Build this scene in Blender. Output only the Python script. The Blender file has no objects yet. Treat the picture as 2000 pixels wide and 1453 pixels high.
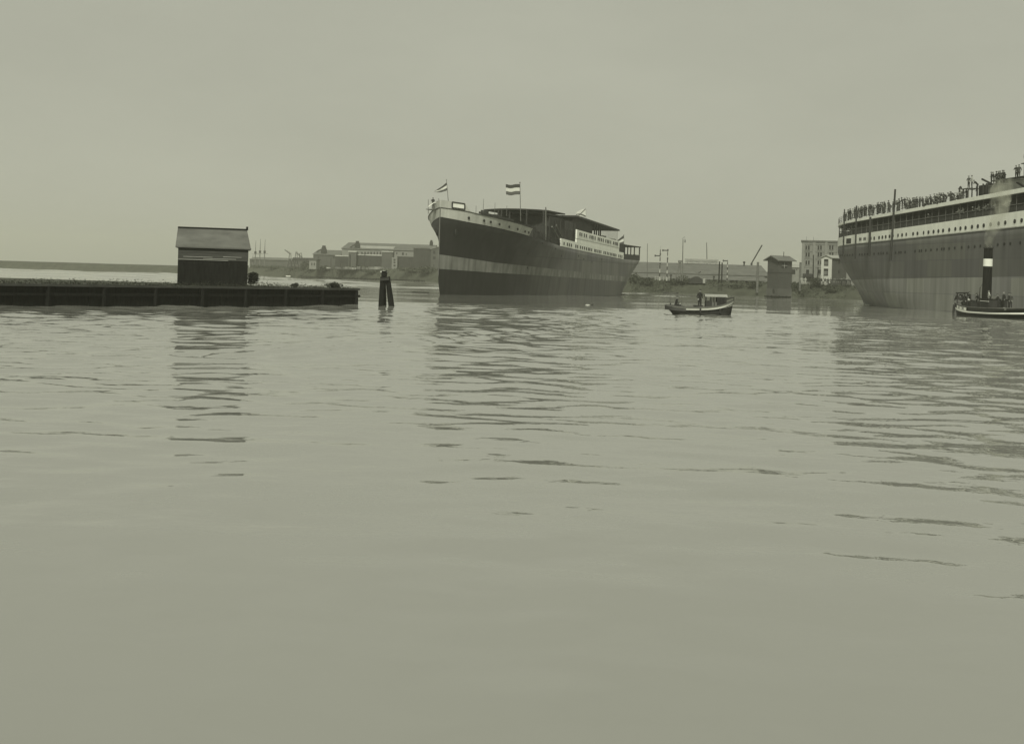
import bpy, bmesh, math, random
from mathutils import Vector, Matrix, Euler, noise as mn
random.seed(7)
R = math.radians
scene = bpy.context.scene
COL = scene.collection

# ------------------------------------------------------------------ camera
F_PX, CAM_H, HOR = 2500.0, 2.6, 544.7        # focal length in photo pixels, eye height, horizon row at the centre
ROLL = math.atan(0.03)
cd = bpy.data.cameras.new('camera'); cam = bpy.data.objects.new('camera', cd); COL.objects.link(cam)
cd.sensor_width = 36; cd.lens = 36 * F_PX / 2000.0
cd.shift_y = -(726.5 - HOR) / 2000.0
cd.clip_start = 0.3; cd.clip_end = 20000
c_, s_ = math.cos(ROLL), math.sin(ROLL)
cam.matrix_world = Matrix(((c_, -s_, 0, 0), (0, 0, -1, 0), (s_, c_, 0, CAM_H), (0, 0, 0, 1)))
scene.camera = cam

# ------------------------------------------------------------------ sky, sun, exposure
SUN_EL, SUN_AZ = R(44), R(-171)               # azimuth from +Y towards +X; the sun stands behind us, a little to the left
TINT = (1.0, 1.0, 0.80)
w = bpy.data.worlds.new('World'); scene.world = w; w.use_nodes = True
nt = w.node_tree; nt.nodes.clear()
sky = nt.nodes.new('ShaderNodeTexSky'); sky.sky_type = 'NISHITA'; sky.sun_disc = False
sky.sun_elevation = SUN_EL; sky.sun_rotation = SUN_AZ; sky.air_density = 1.0; sky.dust_density = 3.0; sky.altitude = 0
bw = nt.nodes.new('ShaderNodeRGBToBW'); nt.links.new(sky.outputs[0], bw.inputs[0])
pw = nt.nodes.new('ShaderNodeMath'); pw.operation = 'POWER'; pw.inputs[1].default_value = 0.13
nt.links.new(bw.outputs[0], pw.inputs[0])
mu = nt.nodes.new('ShaderNodeVectorMath'); mu.operation = 'SCALE'; mu.inputs[0].default_value = (1.0, 1.015, 0.835)
# thin uneven overcast
tcw = nt.nodes.new('ShaderNodeTexCoord'); mpw = nt.nodes.new('ShaderNodeMapping'); mpw.inputs['Scale'].default_value = (1, 1, 2.6); nt.links.new(tcw.outputs['Generated'], mpw.inputs[0])
nw = nt.nodes.new('ShaderNodeTexNoise'); nw.inputs['Scale'].default_value = 3.2; nw.inputs['Detail'].default_value = 7; nw.inputs['Roughness'].default_value = 0.62; nt.links.new(mpw.outputs[0], nw.inputs['Vector'])
mw = nt.nodes.new('ShaderNodeMapRange'); mw.inputs[1].default_value = .3; mw.inputs[2].default_value = .7; mw.inputs[3].default_value = .945; mw.inputs[4].default_value = 1.045; nt.links.new(nw.outputs[0], mw.inputs[0])
mm = nt.nodes.new('ShaderNodeMath'); mm.operation = 'MULTIPLY'; nt.links.new(pw.outputs[0], mm.inputs[0]); nt.links.new(mw.outputs[0], mm.inputs[1])
nt.links.new(mm.outputs[0], mu.inputs['Scale'])
bg = nt.nodes.new('ShaderNodeBackground'); bg.inputs[1].default_value = 0.352
wo = nt.nodes.new('ShaderNodeOutputWorld')
nt.links.new(mu.outputs[0], bg.inputs[0]); nt.links.new(bg.outputs[0], wo.inputs[0])
sl = bpy.data.lights.new('sun', 'SUN'); sun = bpy.data.objects.new('sun', sl); COL.objects.link(sun)
sl.energy = 3.0; sl.angle = R(6); sl.color = (1.0, 0.985, 0.83)
sd = Vector((math.sin(SUN_AZ) * math.cos(SUN_EL), math.cos(SUN_AZ) * math.cos(SUN_EL), math.sin(SUN_EL)))
sun.rotation_euler = sd.to_track_quat('Z', 'Y').to_euler(); sun.location = sd * 500
vs = scene.view_settings; vs.view_transform = 'Standard'; vs.look = 'None'; vs.gamma = 1; vs.exposure = 0
cy = scene.cycles; cy.use_denoising = True; cy.max_bounces = 6; cy.volume_bounces = 1; cy.caustics_reflective = False; cy.caustics_refractive = False

# ------------------------------------------------------------------ helpers
def tag(o, label=None, cat=None, group=None, kind=None):
    if label: o['label'] = label
    if cat: o['category'] = cat
    if group: o['group'] = group
    if kind: o['kind'] = kind
    return o

def empty(name, loc, label, cat, group=None, rz=0.0):
    o = bpy.data.objects.new(name, None); COL.objects.link(o)
    o.location = loc; o.rotation_euler = (0, 0, rz); o.empty_display_size = 0.3
    return tag(o, label, cat, group)

def mat(name, v, rough=0.85, var=0.25, scale=1.2, tint=(1.0, 1.02, 0.93), spec=0.3, bump=0.0, stretch=(1, 1, 1), v2=None, detail=4, streak=0.0):
    """monochrome paint or timber with noise mottling, optional vertical streaks"""
    m = bpy.data.materials.new(name); m.use_nodes = True; t = m.node_tree; b = t.nodes['Principled BSDF']
    b.inputs['Roughness'].default_value = rough; b.inputs['Specular IOR Level'].default_value = spec
    tc = t.nodes.new('ShaderNodeTexCoord'); mp = t.nodes.new('ShaderNodeMapping'); mp.inputs['Scale'].default_value = stretch
    t.links.new(tc.outputs['Object'], mp.inputs[0])
    n = t.nodes.new('ShaderNodeTexNoise'); n.inputs['Scale'].default_value = scale; n.inputs['Detail'].default_value = detail; n.inputs['Roughness'].default_value = 0.65
    t.links.new(mp.outputs[0], n.inputs['Vector'])
    cr = t.nodes.new('ShaderNodeValToRGB')
    lo = v * (1 - var); hi = v * (1 + var) if v2 is None else v2
    cr.color_ramp.elements[0].position = 0.3; cr.color_ramp.elements[1].position = 0.7
    cr.color_ramp.elements[0].color = (lo * tint[0], lo * tint[1], lo * tint[2], 1)
    cr.color_ramp.elements[1].color = (min(1, hi * tint[0]), min(1, hi * tint[1]), min(1, hi * tint[2]), 1)
    t.links.new(n.outputs[0], cr.inputs[0]); out = cr.outputs[0]
    if streak > 0:
        m2 = t.nodes.new('ShaderNodeMapping'); m2.inputs['Scale'].default_value = (1.3, 1.3, 0.06)
        t.links.new(tc.outputs['Object'], m2.inputs[0])
        n2 = t.nodes.new('ShaderNodeTexNoise'); n2.inputs['Scale'].default_value = 1.0; n2.inputs['Detail'].default_value = 5
        t.links.new(m2.outputs[0], n2.inputs['Vector'])
        r2 = t.nodes.new('ShaderNodeMapRange'); r2.inputs[1].default_value = 0.35; r2.inputs[2].default_value = 0.65
        r2.inputs[3].default_value = 1 - streak; r2.inputs[4].default_value = 1 + streak * 0.5
        t.links.new(n2.outputs[0], r2.inputs[0])
        vm = t.nodes.new('ShaderNodeVectorMath'); vm.operation = 'SCALE'
        t.links.new(out, vm.inputs[0]); t.links.new(r2.outputs[0], vm.inputs['Scale']); out = vm.outputs[0]
    t.links.new(out, b.inputs['Base Color'])
    if bump > 0:
        bp = t.nodes.new('ShaderNodeBump'); bp.inputs['Distance'].default_value = bump; bp.inputs['Strength'].default_value = 1
        t.links.new(n.outputs[0], bp.inputs['Height']); t.links.new(bp.outputs[0], b.inputs['Normal'])
    return m

M = {}
M['black_hull'] = mat('black_hull_paint', 0.02, 0.6, 0.35, 0.35, streak=0.3)
M['hull_grey'] = mat('hull_primer', 0.088, 0.7, 0.3, 0.3, streak=0.35)
M['band_grey'] = mat('boot_band', 0.185, 0.7, 0.2, 0.4, streak=0.35)
M['white'] = mat('white_paint', 0.82, 0.6, 0.05, 0.5, streak=0.06)
M['dull_white'] = mat('dull_white_paint', 0.43, 0.6, 0.10, 0.5, streak=0.15)
M['launch_white'] = mat('launch_paint', 0.72, 0.5, 0.08, 1.0)
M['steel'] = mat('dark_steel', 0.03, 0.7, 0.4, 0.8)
M['steel_mid'] = mat('grey_steel', 0.13, 0.7, 0.3, 0.6, streak=0.2)
M['ship_grey'] = mat('ship_grey', 0.40, 0.7, 0.2, 0.5, streak=0.15)
M['hole'] = mat('dark_opening', 0.012, 0.5, 0.2, 1)
M['hull2_up'] = mat('grey_hull_paint', 0.11, 0.65, 0.25, 0.22, streak=0.10)
M['hull2_low'] = mat('lower_hull_paint', 0.235, 0.7, 0.25, 0.22, streak=0.18)
M['timber'] = mat('tarred_timber', 0.012, 0.9, 0.5, 2.0, spec=0.1, stretch=(3, 3, 0.5))
M['plank'] = mat('weathered_planks', 0.055, 0.85, 0.4, 1.5, stretch=(0.4, 0.4, 6), bump=0.02)
M['wood'] = mat('bare_timber', 0.12, 0.85, 0.35, 2.0)
M['roof'] = mat('slate_roof', 0.12, 0.8, 0.25, 0.6, stretch=(0.6, 0.6, 3), streak=0.12)
M['roof_light'] = mat('zinc_roof', 0.30, 0.6, 0.12, 0.3, streak=0.1)
M['brick_dark'] = mat('sooty_brick', 0.042, 0.9, 0.25, 0.5)
M['brick'] = mat('pale_brick', 0.20, 0.9, 0.15, 0.4)
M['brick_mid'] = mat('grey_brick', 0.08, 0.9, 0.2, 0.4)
M['plaster'] = mat('white_plaster', 0.50, 0.8, 0.08, 0.4)
M['grass'] = mat('bank_grass', 0.05, 0.95, 0.45, 0.35, tint=(1, 1.08, 0.8), detail=8)
M['ground'] = mat('bare_ground', 0.10, 0.95, 0.35, 0.15, detail=8)
M['leaf'] = mat('leaves', 0.05, 0.9, 0.5, 1.5, tint=(1, 1.1, 0.8))
M['leaf_dark'] = mat('dark_leaves', 0.028, 0.9, 0.5, 1.5, tint=(1, 1.1, 0.8))
M['cloth_dark'] = mat('dark_cloth', 0.028, 0.95, 0.3, 4)
M['cloth_mid'] = mat('grey_cloth', 0.07, 0.95, 0.3, 4)
M['cloth_light'] = mat('pale_cloth', 0.38, 0.95, 0.15, 4)
M['skin'] = mat('skin', 0.26, 0.7, 0.1, 4)
M['flag_dark'] = mat('flag_dark_stripe', 0.05, 0.9, 0.15, 3)
M['flag_mid'] = mat('flag_mid_stripe', 0.10, 0.9, 0.15, 3)
M['flag_white'] = mat('flag_white_stripe', 0.6, 0.9, 0.08, 3)
M['canvas'] = mat('board_white', 0.8, 0.8, 0.04, 1)
M['rope'] = mat('rope', 0.10, 0.9, 0.2, 6)
M['foam'] = mat('foam', 0.45, 0.9, 0.3, 3)

class MB:
    def __init__(s): s.v = []; s.f = []; s.m = []
    def add(s, vs_, fs, mi=0):
        k = len(s.v); s.v += [tuple(p) for p in vs_]; s.f += [tuple(i + k for i in f) for f in fs]; s.m += [mi] * len(fs); return s
    def box(s, c, d, rz=0.0, mi=0, M4=None):
        a = []
        for z in (-.5, .5):
            for x, y in ((-.5, -.5), (.5, -.5), (.5, .5), (-.5, .5)):
                X, Y, Z = x * d[0], y * d[1], z * d[2]
                a.append((c[0] + X * math.cos(rz) - Y * math.sin(rz), c[1] + X * math.sin(rz) + Y * math.cos(rz), c[2] + Z))
        return s.add(a, [(0, 3, 2, 1), (4, 5, 6, 7), (0, 1, 5, 4), (1, 2, 6, 5), (2, 3, 7, 6), (3, 0, 4, 7)], mi)
    def box2(s, x0, x1, y0, y1, z0, z1, mi=0): return s.box(((x0 + x1) / 2, (y0 + y1) / 2, (z0 + z1) / 2), (abs(x1 - x0), abs(y1 - y0), abs(z1 - z0)), 0, mi)
    def bar(s, p, q, wd, ht, mi=0):
        p = Vector(p); q = Vector(q); d = (q - p); 
        if d.length < 1e-6: return s
        d.normalize(); up = Vector((0, 0, 1)) if abs(d.z) < .95 else Vector((0, 1, 0))
        a = d.cross(up).normalized() * wd / 2; b = a.cross(d).normalized() * ht / 2
        vs_ = [p - a - b, p + a - b, p + a + b, p - a + b, q - a - b, q + a - b, q + a + b, q - a + b]
        return s.add(vs_, [(0, 3, 2, 1), (4, 5, 6, 7), (0, 1, 5, 4), (1, 2, 6, 5), (2, 3, 7, 6), (3, 0, 4, 7)], mi)
    def tube(s, p, q, r0, r1=None, n=8, mi=0):
        r1 = r0 if r1 is None else r1
        p = Vector(p); q = Vector(q); d = (q - p).normalized(); up = Vector((0, 0, 1)) if abs(d.z) < .95 else Vector((0, 1, 0))
        a = d.cross(up).normalized(); b = d.cross(a)
        vs_ = [p + (a * math.cos(i * 2 * math.pi / n) + b * math.sin(i * 2 * math.pi / n)) * r0 for i in range(n)]
        vs_ += [q + (a * math.cos(i * 2 * math.pi / n) + b * math.sin(i * 2 * math.pi / n)) * r1 for i in range(n)]
        fs = [(i, (i + 1) % n, n + (i + 1) % n, n + i) for i in range(n)] + [tuple(range(n))[::-1], tuple(range(n, 2 * n))]
        return s.add(vs_, fs, mi)
    def path(s, pts, r, n=6, mi=0):
        for a, b in zip(pts[:-1], pts[1:]): s.tube(a, b, r, r, n, mi)
        return s
    def prism(s, poly, axis, lo, hi, mi=0):
        """poly of (u, v) extruded along axis 'x','y' or 'z' from lo to hi"""
        f = {'x': lambda u, v, w_: (w_, u, v), 'y': lambda u, v, w_: (u, w_, v), 'z': lambda u, v, w_: (u, v, w_)}[axis]
        n = len(poly); vs_ = [f(u, v, lo) for u, v in poly] + [f(u, v, hi) for u, v in poly]
        return s.add(vs_, [tuple(range(n))[::-1], tuple(range(n, 2 * n))] + [(i, (i + 1) % n, n + (i + 1) % n, n + i) for i in range(n)], mi)
    def grid(s, rows, mi=0, close=False):
        k = len(s.v); nr, nc = len(rows), len(rows[0])
        for r in rows: s.v += [tuple(p) for p in r]
        for i in range(nr - 1):
            for j in range(nc - 1 if not close else nc):
                s.f.append((k + i * nc + j, k + i * nc + (j + 1) % nc, k + (i + 1) * nc + (j + 1) % nc, k + (i + 1) * nc + j)); s.m.append(mi)
        return s
    def ball(s, c, r, n=10, mi=0, sq=(1, 1, 1)):
        rows = []
        for i in range(n // 2 + 1):
            a = math.pi * i / (n // 2)
            rows.append([(c[0] + r * sq[0] * math.sin(a) * math.cos(2 * math.pi * j / n), c[1] + r * sq[1] * math.sin(a) * math.sin(2 * math.pi * j / n), c[2] + r * sq[2] * math.cos(a)) for j in range(n)])
        return s.grid(rows, mi, True)
    def build(s, name, mats, parent=None, smooth=False, merge=0.0, loc=None, recalc=True):
        me = bpy.data.meshes.new(name); me.from_pydata(s.v, [], s.f)
        mats = mats if isinstance(mats, (list, tuple)) else [mats]
        for m_ in mats: me.materials.append(M[m_] if isinstance(m_, str) else m_)
        if len(mats) > 1: me.polygons.foreach_set('material_index', s.m)
        if merge or recalc:
            bm = bmesh.new(); bm.from_mesh(me)
            if merge: bmesh.ops.remove_doubles(bm, verts=bm.verts, dist=merge)
            bmesh.ops.dissolve_degenerate(bm, edges=bm.edges, dist=1e-5)
            if recalc: bmesh.ops.recalc_face_normals(bm, faces=bm.faces)
            bm.to_mesh(me); bm.free()
        if smooth: me.polygons.foreach_set('use_smooth', [True] * len(me.polygons))
        o = bpy.data.objects.new(name, me); COL.objects.link(o)
        if parent: o.parent = parent
        if loc: o.location = loc
        return o

def ray(px, py):
    xi = (px - 1000) / F_PX; yi = (HOR - py) / F_PX
    return xi * c_ - yi * s_, xi * s_ + yi * c_
def at(px, py, Y):
    u, v = ray(px, py); return Vector((u * Y, Y, CAM_H + v * Y))
def solve(O, a, px, py, bf):
    """point of a hull side (half breadth bf(t, z)) seen at a photo pixel -> (t, z)"""
    u, v = ray(px, py); n = (a[1], -a[0]); b = 6.0; t = z = 0
    for i in range(60):
        ox = O[0] + b * n[0]; oy = O[1] + b * n[1]
        t = (u * oy - ox) / (a[0] - u * a[1]); Y = oy + t * a[1]; z = CAM_H + v * Y
        b += 0.35 * (bf(t, z) - b)
    return t, z
def lerpf(tab):
    tab = sorted(tab)
    def f(t):
        if t <= tab[0][0]: return tab[0][1]
        for (a, za), (b, zb) in zip(tab[:-1], tab[1:]):
            if t <= b: return za + (zb - za) * (t - a) / (b - a)
        return tab[-1][1]
    return f
def clamp(x, a=0.0, b=1.0): return max(a, min(b, x))
def smooth(x): x = clamp(x); return x * x * (3 - 2 * x)

def lettering(text, size, extrude, parent, loc, rot, mt, sx=1.0):
    cu = bpy.data.curves.new('src', 'FONT'); cu.body = text; cu.size = size; cu.align_x = 'CENTER'; cu.extrude = extrude
    t0 = bpy.data.objects.new('src', cu); COL.objects.link(t0)
    me = bpy.data.meshes.new_from_object(t0.evaluated_get(bpy.context.evaluated_depsgraph_get())); bpy.data.objects.remove(t0)
    me.materials.clear(); me.materials.append(M[mt]); o = bpy.data.objects.new('lettering', me); COL.objects.link(o); o.parent = parent; o.location = loc; o.rotation_euler = rot; o.scale = (sx, 1, 1); return o

# ------------------------------------------------------------------ water
def water_material():
    m = bpy.data.materials.new('harbour_water'); m.use_nodes = True; t = m.node_tree; b = t.nodes['Principled BSDF']
    b.inputs['Base Color'].default_value = (0.25, 0.254, 0.228, 1); b.inputs['Roughness'].default_value = 0.03; b.inputs['IOR'].default_value = 3.0
    tc = t.nodes.new('ShaderNodeTexCoord')
    n = t.nodes.new('ShaderNodeTexNoise'); n.inputs['Scale'].default_value = 2.6; n.inputs['Detail'].default_value = 2.0; t.links.new(tc.outputs['Object'], n.inputs['Vector'])
    pn = t.nodes.new('ShaderNodeTexNoise'); pn.inputs['Scale'].default_value = 0.06; pn.inputs['Detail'].default_value = 3.0; t.links.new(tc.outputs['Object'], pn.inputs['Vector'])
    mr = t.nodes.new('ShaderNodeMapRange'); mr.inputs[1].default_value = .35; mr.inputs[2].default_value = .65; mr.inputs[3].default_value = .15; mr.inputs[4].default_value = 1.0; t.links.new(pn.outputs[0], mr.inputs[0])
    bp = t.nodes.new('ShaderNodeBump'); bp.inputs['Distance'].default_value = 0.012; t.links.new(mr.outputs[0], bp.inputs['Strength'])
    t.links.new(n.outputs[0], bp.inputs['Height']); t.links.new(bp.outputs[0], b.inputs['Normal'])
    return m
def sst(a, b, x): return smooth((x - a) / (b - a))
def wave(x, y, cell):
    """height of the water: octaves of chop, each with its own slope, faded where the mesh is too coarse to carry it"""
    h = 0.0
    ruf = 0.75 + 0.6 * mn.noise(Vector((x * .03, y * .02, 5.0)))
    wash = sst(74, 88, y) * (1 - sst(112, 130, y)) * (1 - sst(25, 60, abs(x - 5)))
    calm = 1 - .75 * sst(118, 132, y) * (1 - sst(190, 240, y)) * (1 - sst(30, 45, abs(x - 5)))
    near = 0.62 + .38 * sst(14, 40, y)
    for l, sl_x, k in WAVES:
        f = clamp((l / cell - 1.7) / 2.2)
        if f <= 0: continue
        am = sl_x * l * f
        if l > 4: am *= 1 + 4.5 * sst(200, 330, y)
        if l < 6: am *= ruf * near * calm
        if l < 3: am *= 1 + 1.5 * wash
        h += am * mn.noise(Vector((x / (l * 1.15) + k, y / l + .13 * x / l, k * 1.7)))
    return h + wake(x, y)
WAVES = [(26.0, .006, 1.3), (10.0, .006, 4.1), (4.0, .011, 2.2), (1.8, .034, 7.7), (0.95, .054, 9.4), (0.5, .040, 3.3)]
WAKE = [(13.5, 112.5), (8.5, 90.0), (3.7, 71.0), (-2.1, 53.0), (-9.0, 40.0)]
def wake(x, y):
    if y > 118 or y < 36 or x < -14 or x > 26: return 0.0
    best = 1e9; sg = 0
    for (ax, ay), (bx, by) in zip(WAKE[:-1], WAKE[1:]):
        dx, dy = bx - ax, by - ay; q = clamp(((x - ax) * dx + (y - ay) * dy) / (dx * dx + dy * dy)); ex, ey = x - ax - q * dx, y - ay - q * dy
        d = math.hypot(ex, ey)
        if d < best: best = d; sg = d * (1 if ex * dy - ey * dx > 0 else -1)
    h = .045 * math.cos(sg * 3.6) * math.exp(-(sg / 1.9) ** 2)
    ex, ey = (x - 19.5) / 5.5, (y - 111.5) / 3.0; r = ex * ex + ey * ey
    if r < 4: h += .05 * math.exp(-r) * math.sin(x * 4.1 + 2 * math.sin(y * 3.3)) * math.cos(y * 3.7)
    return h
mb = MB(); y = 5.0; rows = []; NC = 420
while y < 960:
    hw = .80 * y + 14; cell = max(y * .0045, 1.6 * hw / NC)
    rows.append([((2 * i / NC - 1) * hw, y, wave((2 * i / NC - 1) * hw, y, cell * .85)) for i in range(NC + 1)])
    y += max(.05, y * .0045)
mb.grid(rows)
mb.add([(-3000, -60, -.12), (3000, -60, -.12), (3000, 2500, -.12), (-3000, 2500, -.12)], [(0, 1, 2, 3)])
ow = mb.build('water', water_material(), smooth=True, recalc=False); tag(ow, kind='structure')

# ------------------------------------------------------------------ land
SHORE = [(-3000, 900), (-700, 760), (-300, 690), (-127, 650), (-75, 565), (-30, 500), (0, 420), (18, 350), (31, 325), (55, 318), (77, 295), (120, 285), (300, 270), (3000, 260)]
SHORE_X = lerpf(SHORE)
TOPZ = lerpf([(-3000, 4.0), (-127, 4.2), (-40, 5.0), (20, 3.6), (60, 3.3), (90, 3.3), (3000, 3.2)])
def land():
    mb = MB(); xs = []
    x = -3000
    while x < 3000:
        xs.append(x); x += 3 if -140 < x < 110 else (20 if -500 < x < 400 else 200)
    xs.append(3000)
    rows = []
    for k, (d, f) in enumerate([(-3, -0.4), (0, 0.02), (1.2, 0.25), (3, 0.55), (6, 0.85), (9, 1.0), (30, 1.0), (120, 1.0), (6000, 1.0)]):
        row = []
        for x in xs:
            z = TOPZ(x) * f
            if 0 < k < 6: z += (mn.noise(Vector((x * 0.21, d * 0.5, 3.1)))) * 0.5
            jy = mn.noise(Vector((x * 0.12, 7.7, 0))) * 1.6 if k < 6 else 0
            row.append((x, SHORE_X(x) + d + jy, z))
        rows.append(row)
    mb.grid(rows)
    o = mb.build('ground', 'grass', smooth=True)
    tag(o, kind='structure')
land()

# ------------------------------------------------------------------ left ship: bow towards us
O1 = (-10.5, 182.0); A1 = (0.33, 0.944)
B1 = 8.0
def te1(z): return 91.5 + 7.5 * clamp(z / 7.0) ** 1.3
def ts1(z): return 0.8 * clamp((2.4 - z) / 2.4) ** 1.5 if z < 2.4 else 0.0
def b1(t, z):
    T = 62 - 14 * clamp(z / 6.0) - 26.5 * smooth((z - 5) / 6.5)
    s = clamp((t - ts1(z)) / T); bow = 1 - (1 - s) ** 2.2
    T2 = 26 - 12 * clamp(z / 7.0)
    q = clamp((te1(z) - t) / T2); st = 1 - (1 - q) ** 2.6
    return B1 * bow * st
def S1(px, py): return solve(O1, A1, px, py, b1)
def S1p(px, py, b): return solve(O1, A1, px, py, lambda t, z: b)
def line1(pts, t0z=None):
    tab = [S1(*p) for p in pts]
    if t0z is not None: tab = [(0, t0z)] + [p for p in tab if p[0] > 0.8]
    return lerpf(tab)
zk = line1([(905, 412), (940, 420), (975, 428), (1000, 434), (1038, 445.5)], 12.4)          # knuckle: top of the white strip
zs = line1([(880, 427.5), (905, 432.5), (940, 439), (1000, 452), (1038, 462.5), (1095, 481), (1140, 491), (1180, 499), (1219, 507)], 11.1)  # sheer line
ztab = [(t, zs(t)) for t in (0, 4, 8, 12, 16, 20, 26, 32, 40, 50, 60, 70, 74)] + [(85, 7.1), (97, 7.3)]
zs = lerpf(ztab)
zbt = lerpf([(0, 5.75), (13, 4.95), (34, 4.35), (60, 3.84), (97, 3.5)])
zbb = lerpf([(0, 3.7), (13, 3.43), (80, 2.67), (97, 2.6)])

def hull_rows(zf_list, bfun, tsf, tef, nst=64, side=-1, off=0.0, zend=None):
    """rows of points on one side for a list of z functions of t"""
    rows = []
    for zf in zf_list:
        row = []
        for i in range(nst + 1):
            w_ = i / nst; w_ = 0.5 - 0.5 * math.cos(math.pi * w_) if True else w_
            t = w_ * 90
            for _ in range(8):
                z = zf(t); t = tsf(z) + (tef(z) - tsf(z)) * w_
            z = zf(t); row.append((t, side * (bfun(t, z) + off), z))
        rows.append(row)
    return rows
def mix(f, g, k): return lambda t: f(t) * (1 - k) + g(t) * k
def const(c): return lambda t: c

a1z = math.atan2(A1[1], A1[0])
ship1 = empty('ocean_liner', (O1[0], O1[1], 0), 'unfinished steamship, bow towards us, black and grey hull, no funnels, in mid-basin', 'ship', rz=a1z)
mb = MB()
zlist = [const(-1.2), const(0.0), mix(const(0), zbb, .5), zbb, zbt] + [mix(zbt, zs, k / 5) for k in range(1, 6)]
for side in (-1, 1):
    rows = hull_rows(zlist, b1, ts1, te1, 72, side)
    for i in range(len(rows) - 1):
        mb.grid(rows[i:i + 2], mi=2 if i in (0, 1, 2) else (1 if i == 3 else 0))
top = hull_rows([zs], b1, ts1, te1, 72, -1)[0]; top2 = hull_rows([zs], b1, ts1, te1, 72, 1)[0]
mb.grid([top, top2], mi=3)

def hull_paint(name, dark, light, t_edge, rowh=3.1, bwid=6.5, seam=.6):
    """black paint forward giving way to bare primer aft, along the ship's own length"""
    m = mat(name, dark, 0.6, 0.3, 0.35, streak=0.3); t = m.node_tree; b = t.nodes['Principled BSDF']
    src = b.inputs['Base Color'].links[0].from_socket
    tc = t.nodes.new('ShaderNodeTexCoord'); sp = t.nodes.new('ShaderNodeSeparateXYZ'); t.links.new(tc.outputs['Object'], sp.inputs[0])
    n = t.nodes.new('ShaderNodeTexNoise'); n.inputs['Scale'].default_value = 0.25; n.inputs['Detail'].default_value = 6; t.links.new(tc.outputs['Object'], n.inputs['Vector'])
    ad = t.nodes.new('ShaderNodeMath'); ad.operation = 'MULTIPLY_ADD'; t.links.new(n.outputs[0], ad.inputs[0]); ad.inputs[1].default_value = 14; t.links.new(sp.outputs[0], ad.inputs[2])
    mr = t.nodes.new('ShaderNodeMapRange'); mr.inputs[1].default_value = t_edge; mr.inputs[2].default_value = t_edge + 16; t.links.new(ad.outputs[0], mr.inputs[0])
    # vertical butt seams and patches
    v = t.nodes.new('ShaderNodeTexBrick'); v.inputs['Scale'].default_value = 1.0; v.inputs['Brick Width'].default_value = bwid; v.inputs['Row Height'].default_value = rowh; v.inputs['Mortar Size'].default_value = 0.055
    v.inputs['Color1'].default_value = (light * 0.88,) * 3 + (1,); v.inputs['Color2'].default_value = (light * 1.15, light * 1.17, light * 1.05, 1); v.inputs['Mortar'].default_value = (light * seam,) * 3 + (1,)
    cb = t.nodes.new('ShaderNodeCombineXYZ'); t.links.new(sp.outputs[0], cb.inputs[0]); t.links.new(sp.outputs[2], cb.inputs[1]); t.links.new(cb.outputs[0], v.inputs['Vector'])
    r2 = t.nodes.new('ShaderNodeMapRange'); r2.inputs[1].default_value = 0.3; r2.inputs[2].default_value = 0.7; r2.inputs[3].default_value = 0.75; r2.inputs[4].default_value = 1.2
    m2 = t.nodes.new('ShaderNodeMapping'); m2.inputs['Scale'].default_value = (0.9, 0.9, 0.08); t.links.new(tc.outputs['Object'], m2.inputs[0])
    n2 = t.nodes.new('ShaderNodeTexNoise'); n2.inputs['Scale'].default_value = 1.0; n2.inputs['Detail'].default_value = 6; t.links.new(m2.outputs[0], n2.inputs['Vector']); t.links.new(n2.outputs[0], r2.inputs[0])
    sc = t.nodes.new('ShaderNodeVectorMath'); sc.operation = 'SCALE'; t.links.new(v.outputs[0], sc.inputs[0]); t.links.new(r2.outputs[0], sc.inputs['Scale'])
    mx = t.nodes.new('ShaderNodeMix'); mx.data_type = 'RGBA'; t.links.new(mr.outputs[0], mx.inputs[0]); t.links.new(src, mx.inputs[6]); t.links.new(sc.outputs[0], mx.inputs[7])
    t.links.new(mx.outputs[2], b.inputs['Base Color']); return m
m_top = hull_paint('topside_paint', 0.015, 0.12, 24)
m_low = hull_paint('underwater_paint', 0.015, 0.09, 24, 30.0, 4.2, .35)
hull1 = mb.build('hull', [m_top, 'band_grey', m_low, 'steel'], ship1, smooth=True, merge=0.002)

def strip(name, parent, bf, t0, t1, z0f, z1f, mats, side=-1, th=0.12, off=0.03, n=40, mi=0, both=True):
    """a plate standing on the hull side, with thickness"""
    mb = MB()
    for sd_ in ((-1, 1) if both else (side,)):
        o_, i_ = [], []
        for k in range(n + 1):
            t = t0 + (t1 - t0) * k / n
            za, zb = z0f(t), z1f(t)
            ba, bb = bf(t, za), bf(t, zb)
            o_.append([(t, sd_ * (ba + off), za), (t, sd_ * (bb + off), zb), (t, sd_ * max(0, bb + off - th), zb), (t, sd_ * max(0, ba + off - th), za)])
        mb.grid(o_, mi, True)
        for r in (o_[0], o_[-1]): mb.add(r, [(0, 1, 2, 3)], mi)
    return mb.build(name, mats, parent, merge=0.001)
TK = S1(1038, 452)[0]
strip('forecastle_plating', ship1, b1, 0.0, TK, zs, zk, 'dull_white', off=0.02, th=0.3)
# bulwark round the bow above the knuckle, tapering down aft
TBU0, TBU1 = S1(907, 409)[0], S1(926, 417)[0]
def zbul(t): return zk(t) + 1.1 * (1 - clamp((t - TBU0) / (TBU1 - TBU0))) ** 2.2 + 0.03 if t > TBU0 else zk(t) + 1.1
strip('bulwark', ship1, b1, 0.0, TBU1, lambda t: zk(t) + 0.0, zbul, 'dull_white', off=0.06, th=0.12)
strip('rubbing_strake', ship1, b1, 0.0, TK, lambda t: zk(t) - 0.03, lambda t: zk(t) + 0.05, 'steel', off=0.12, th=0.2)
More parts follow.
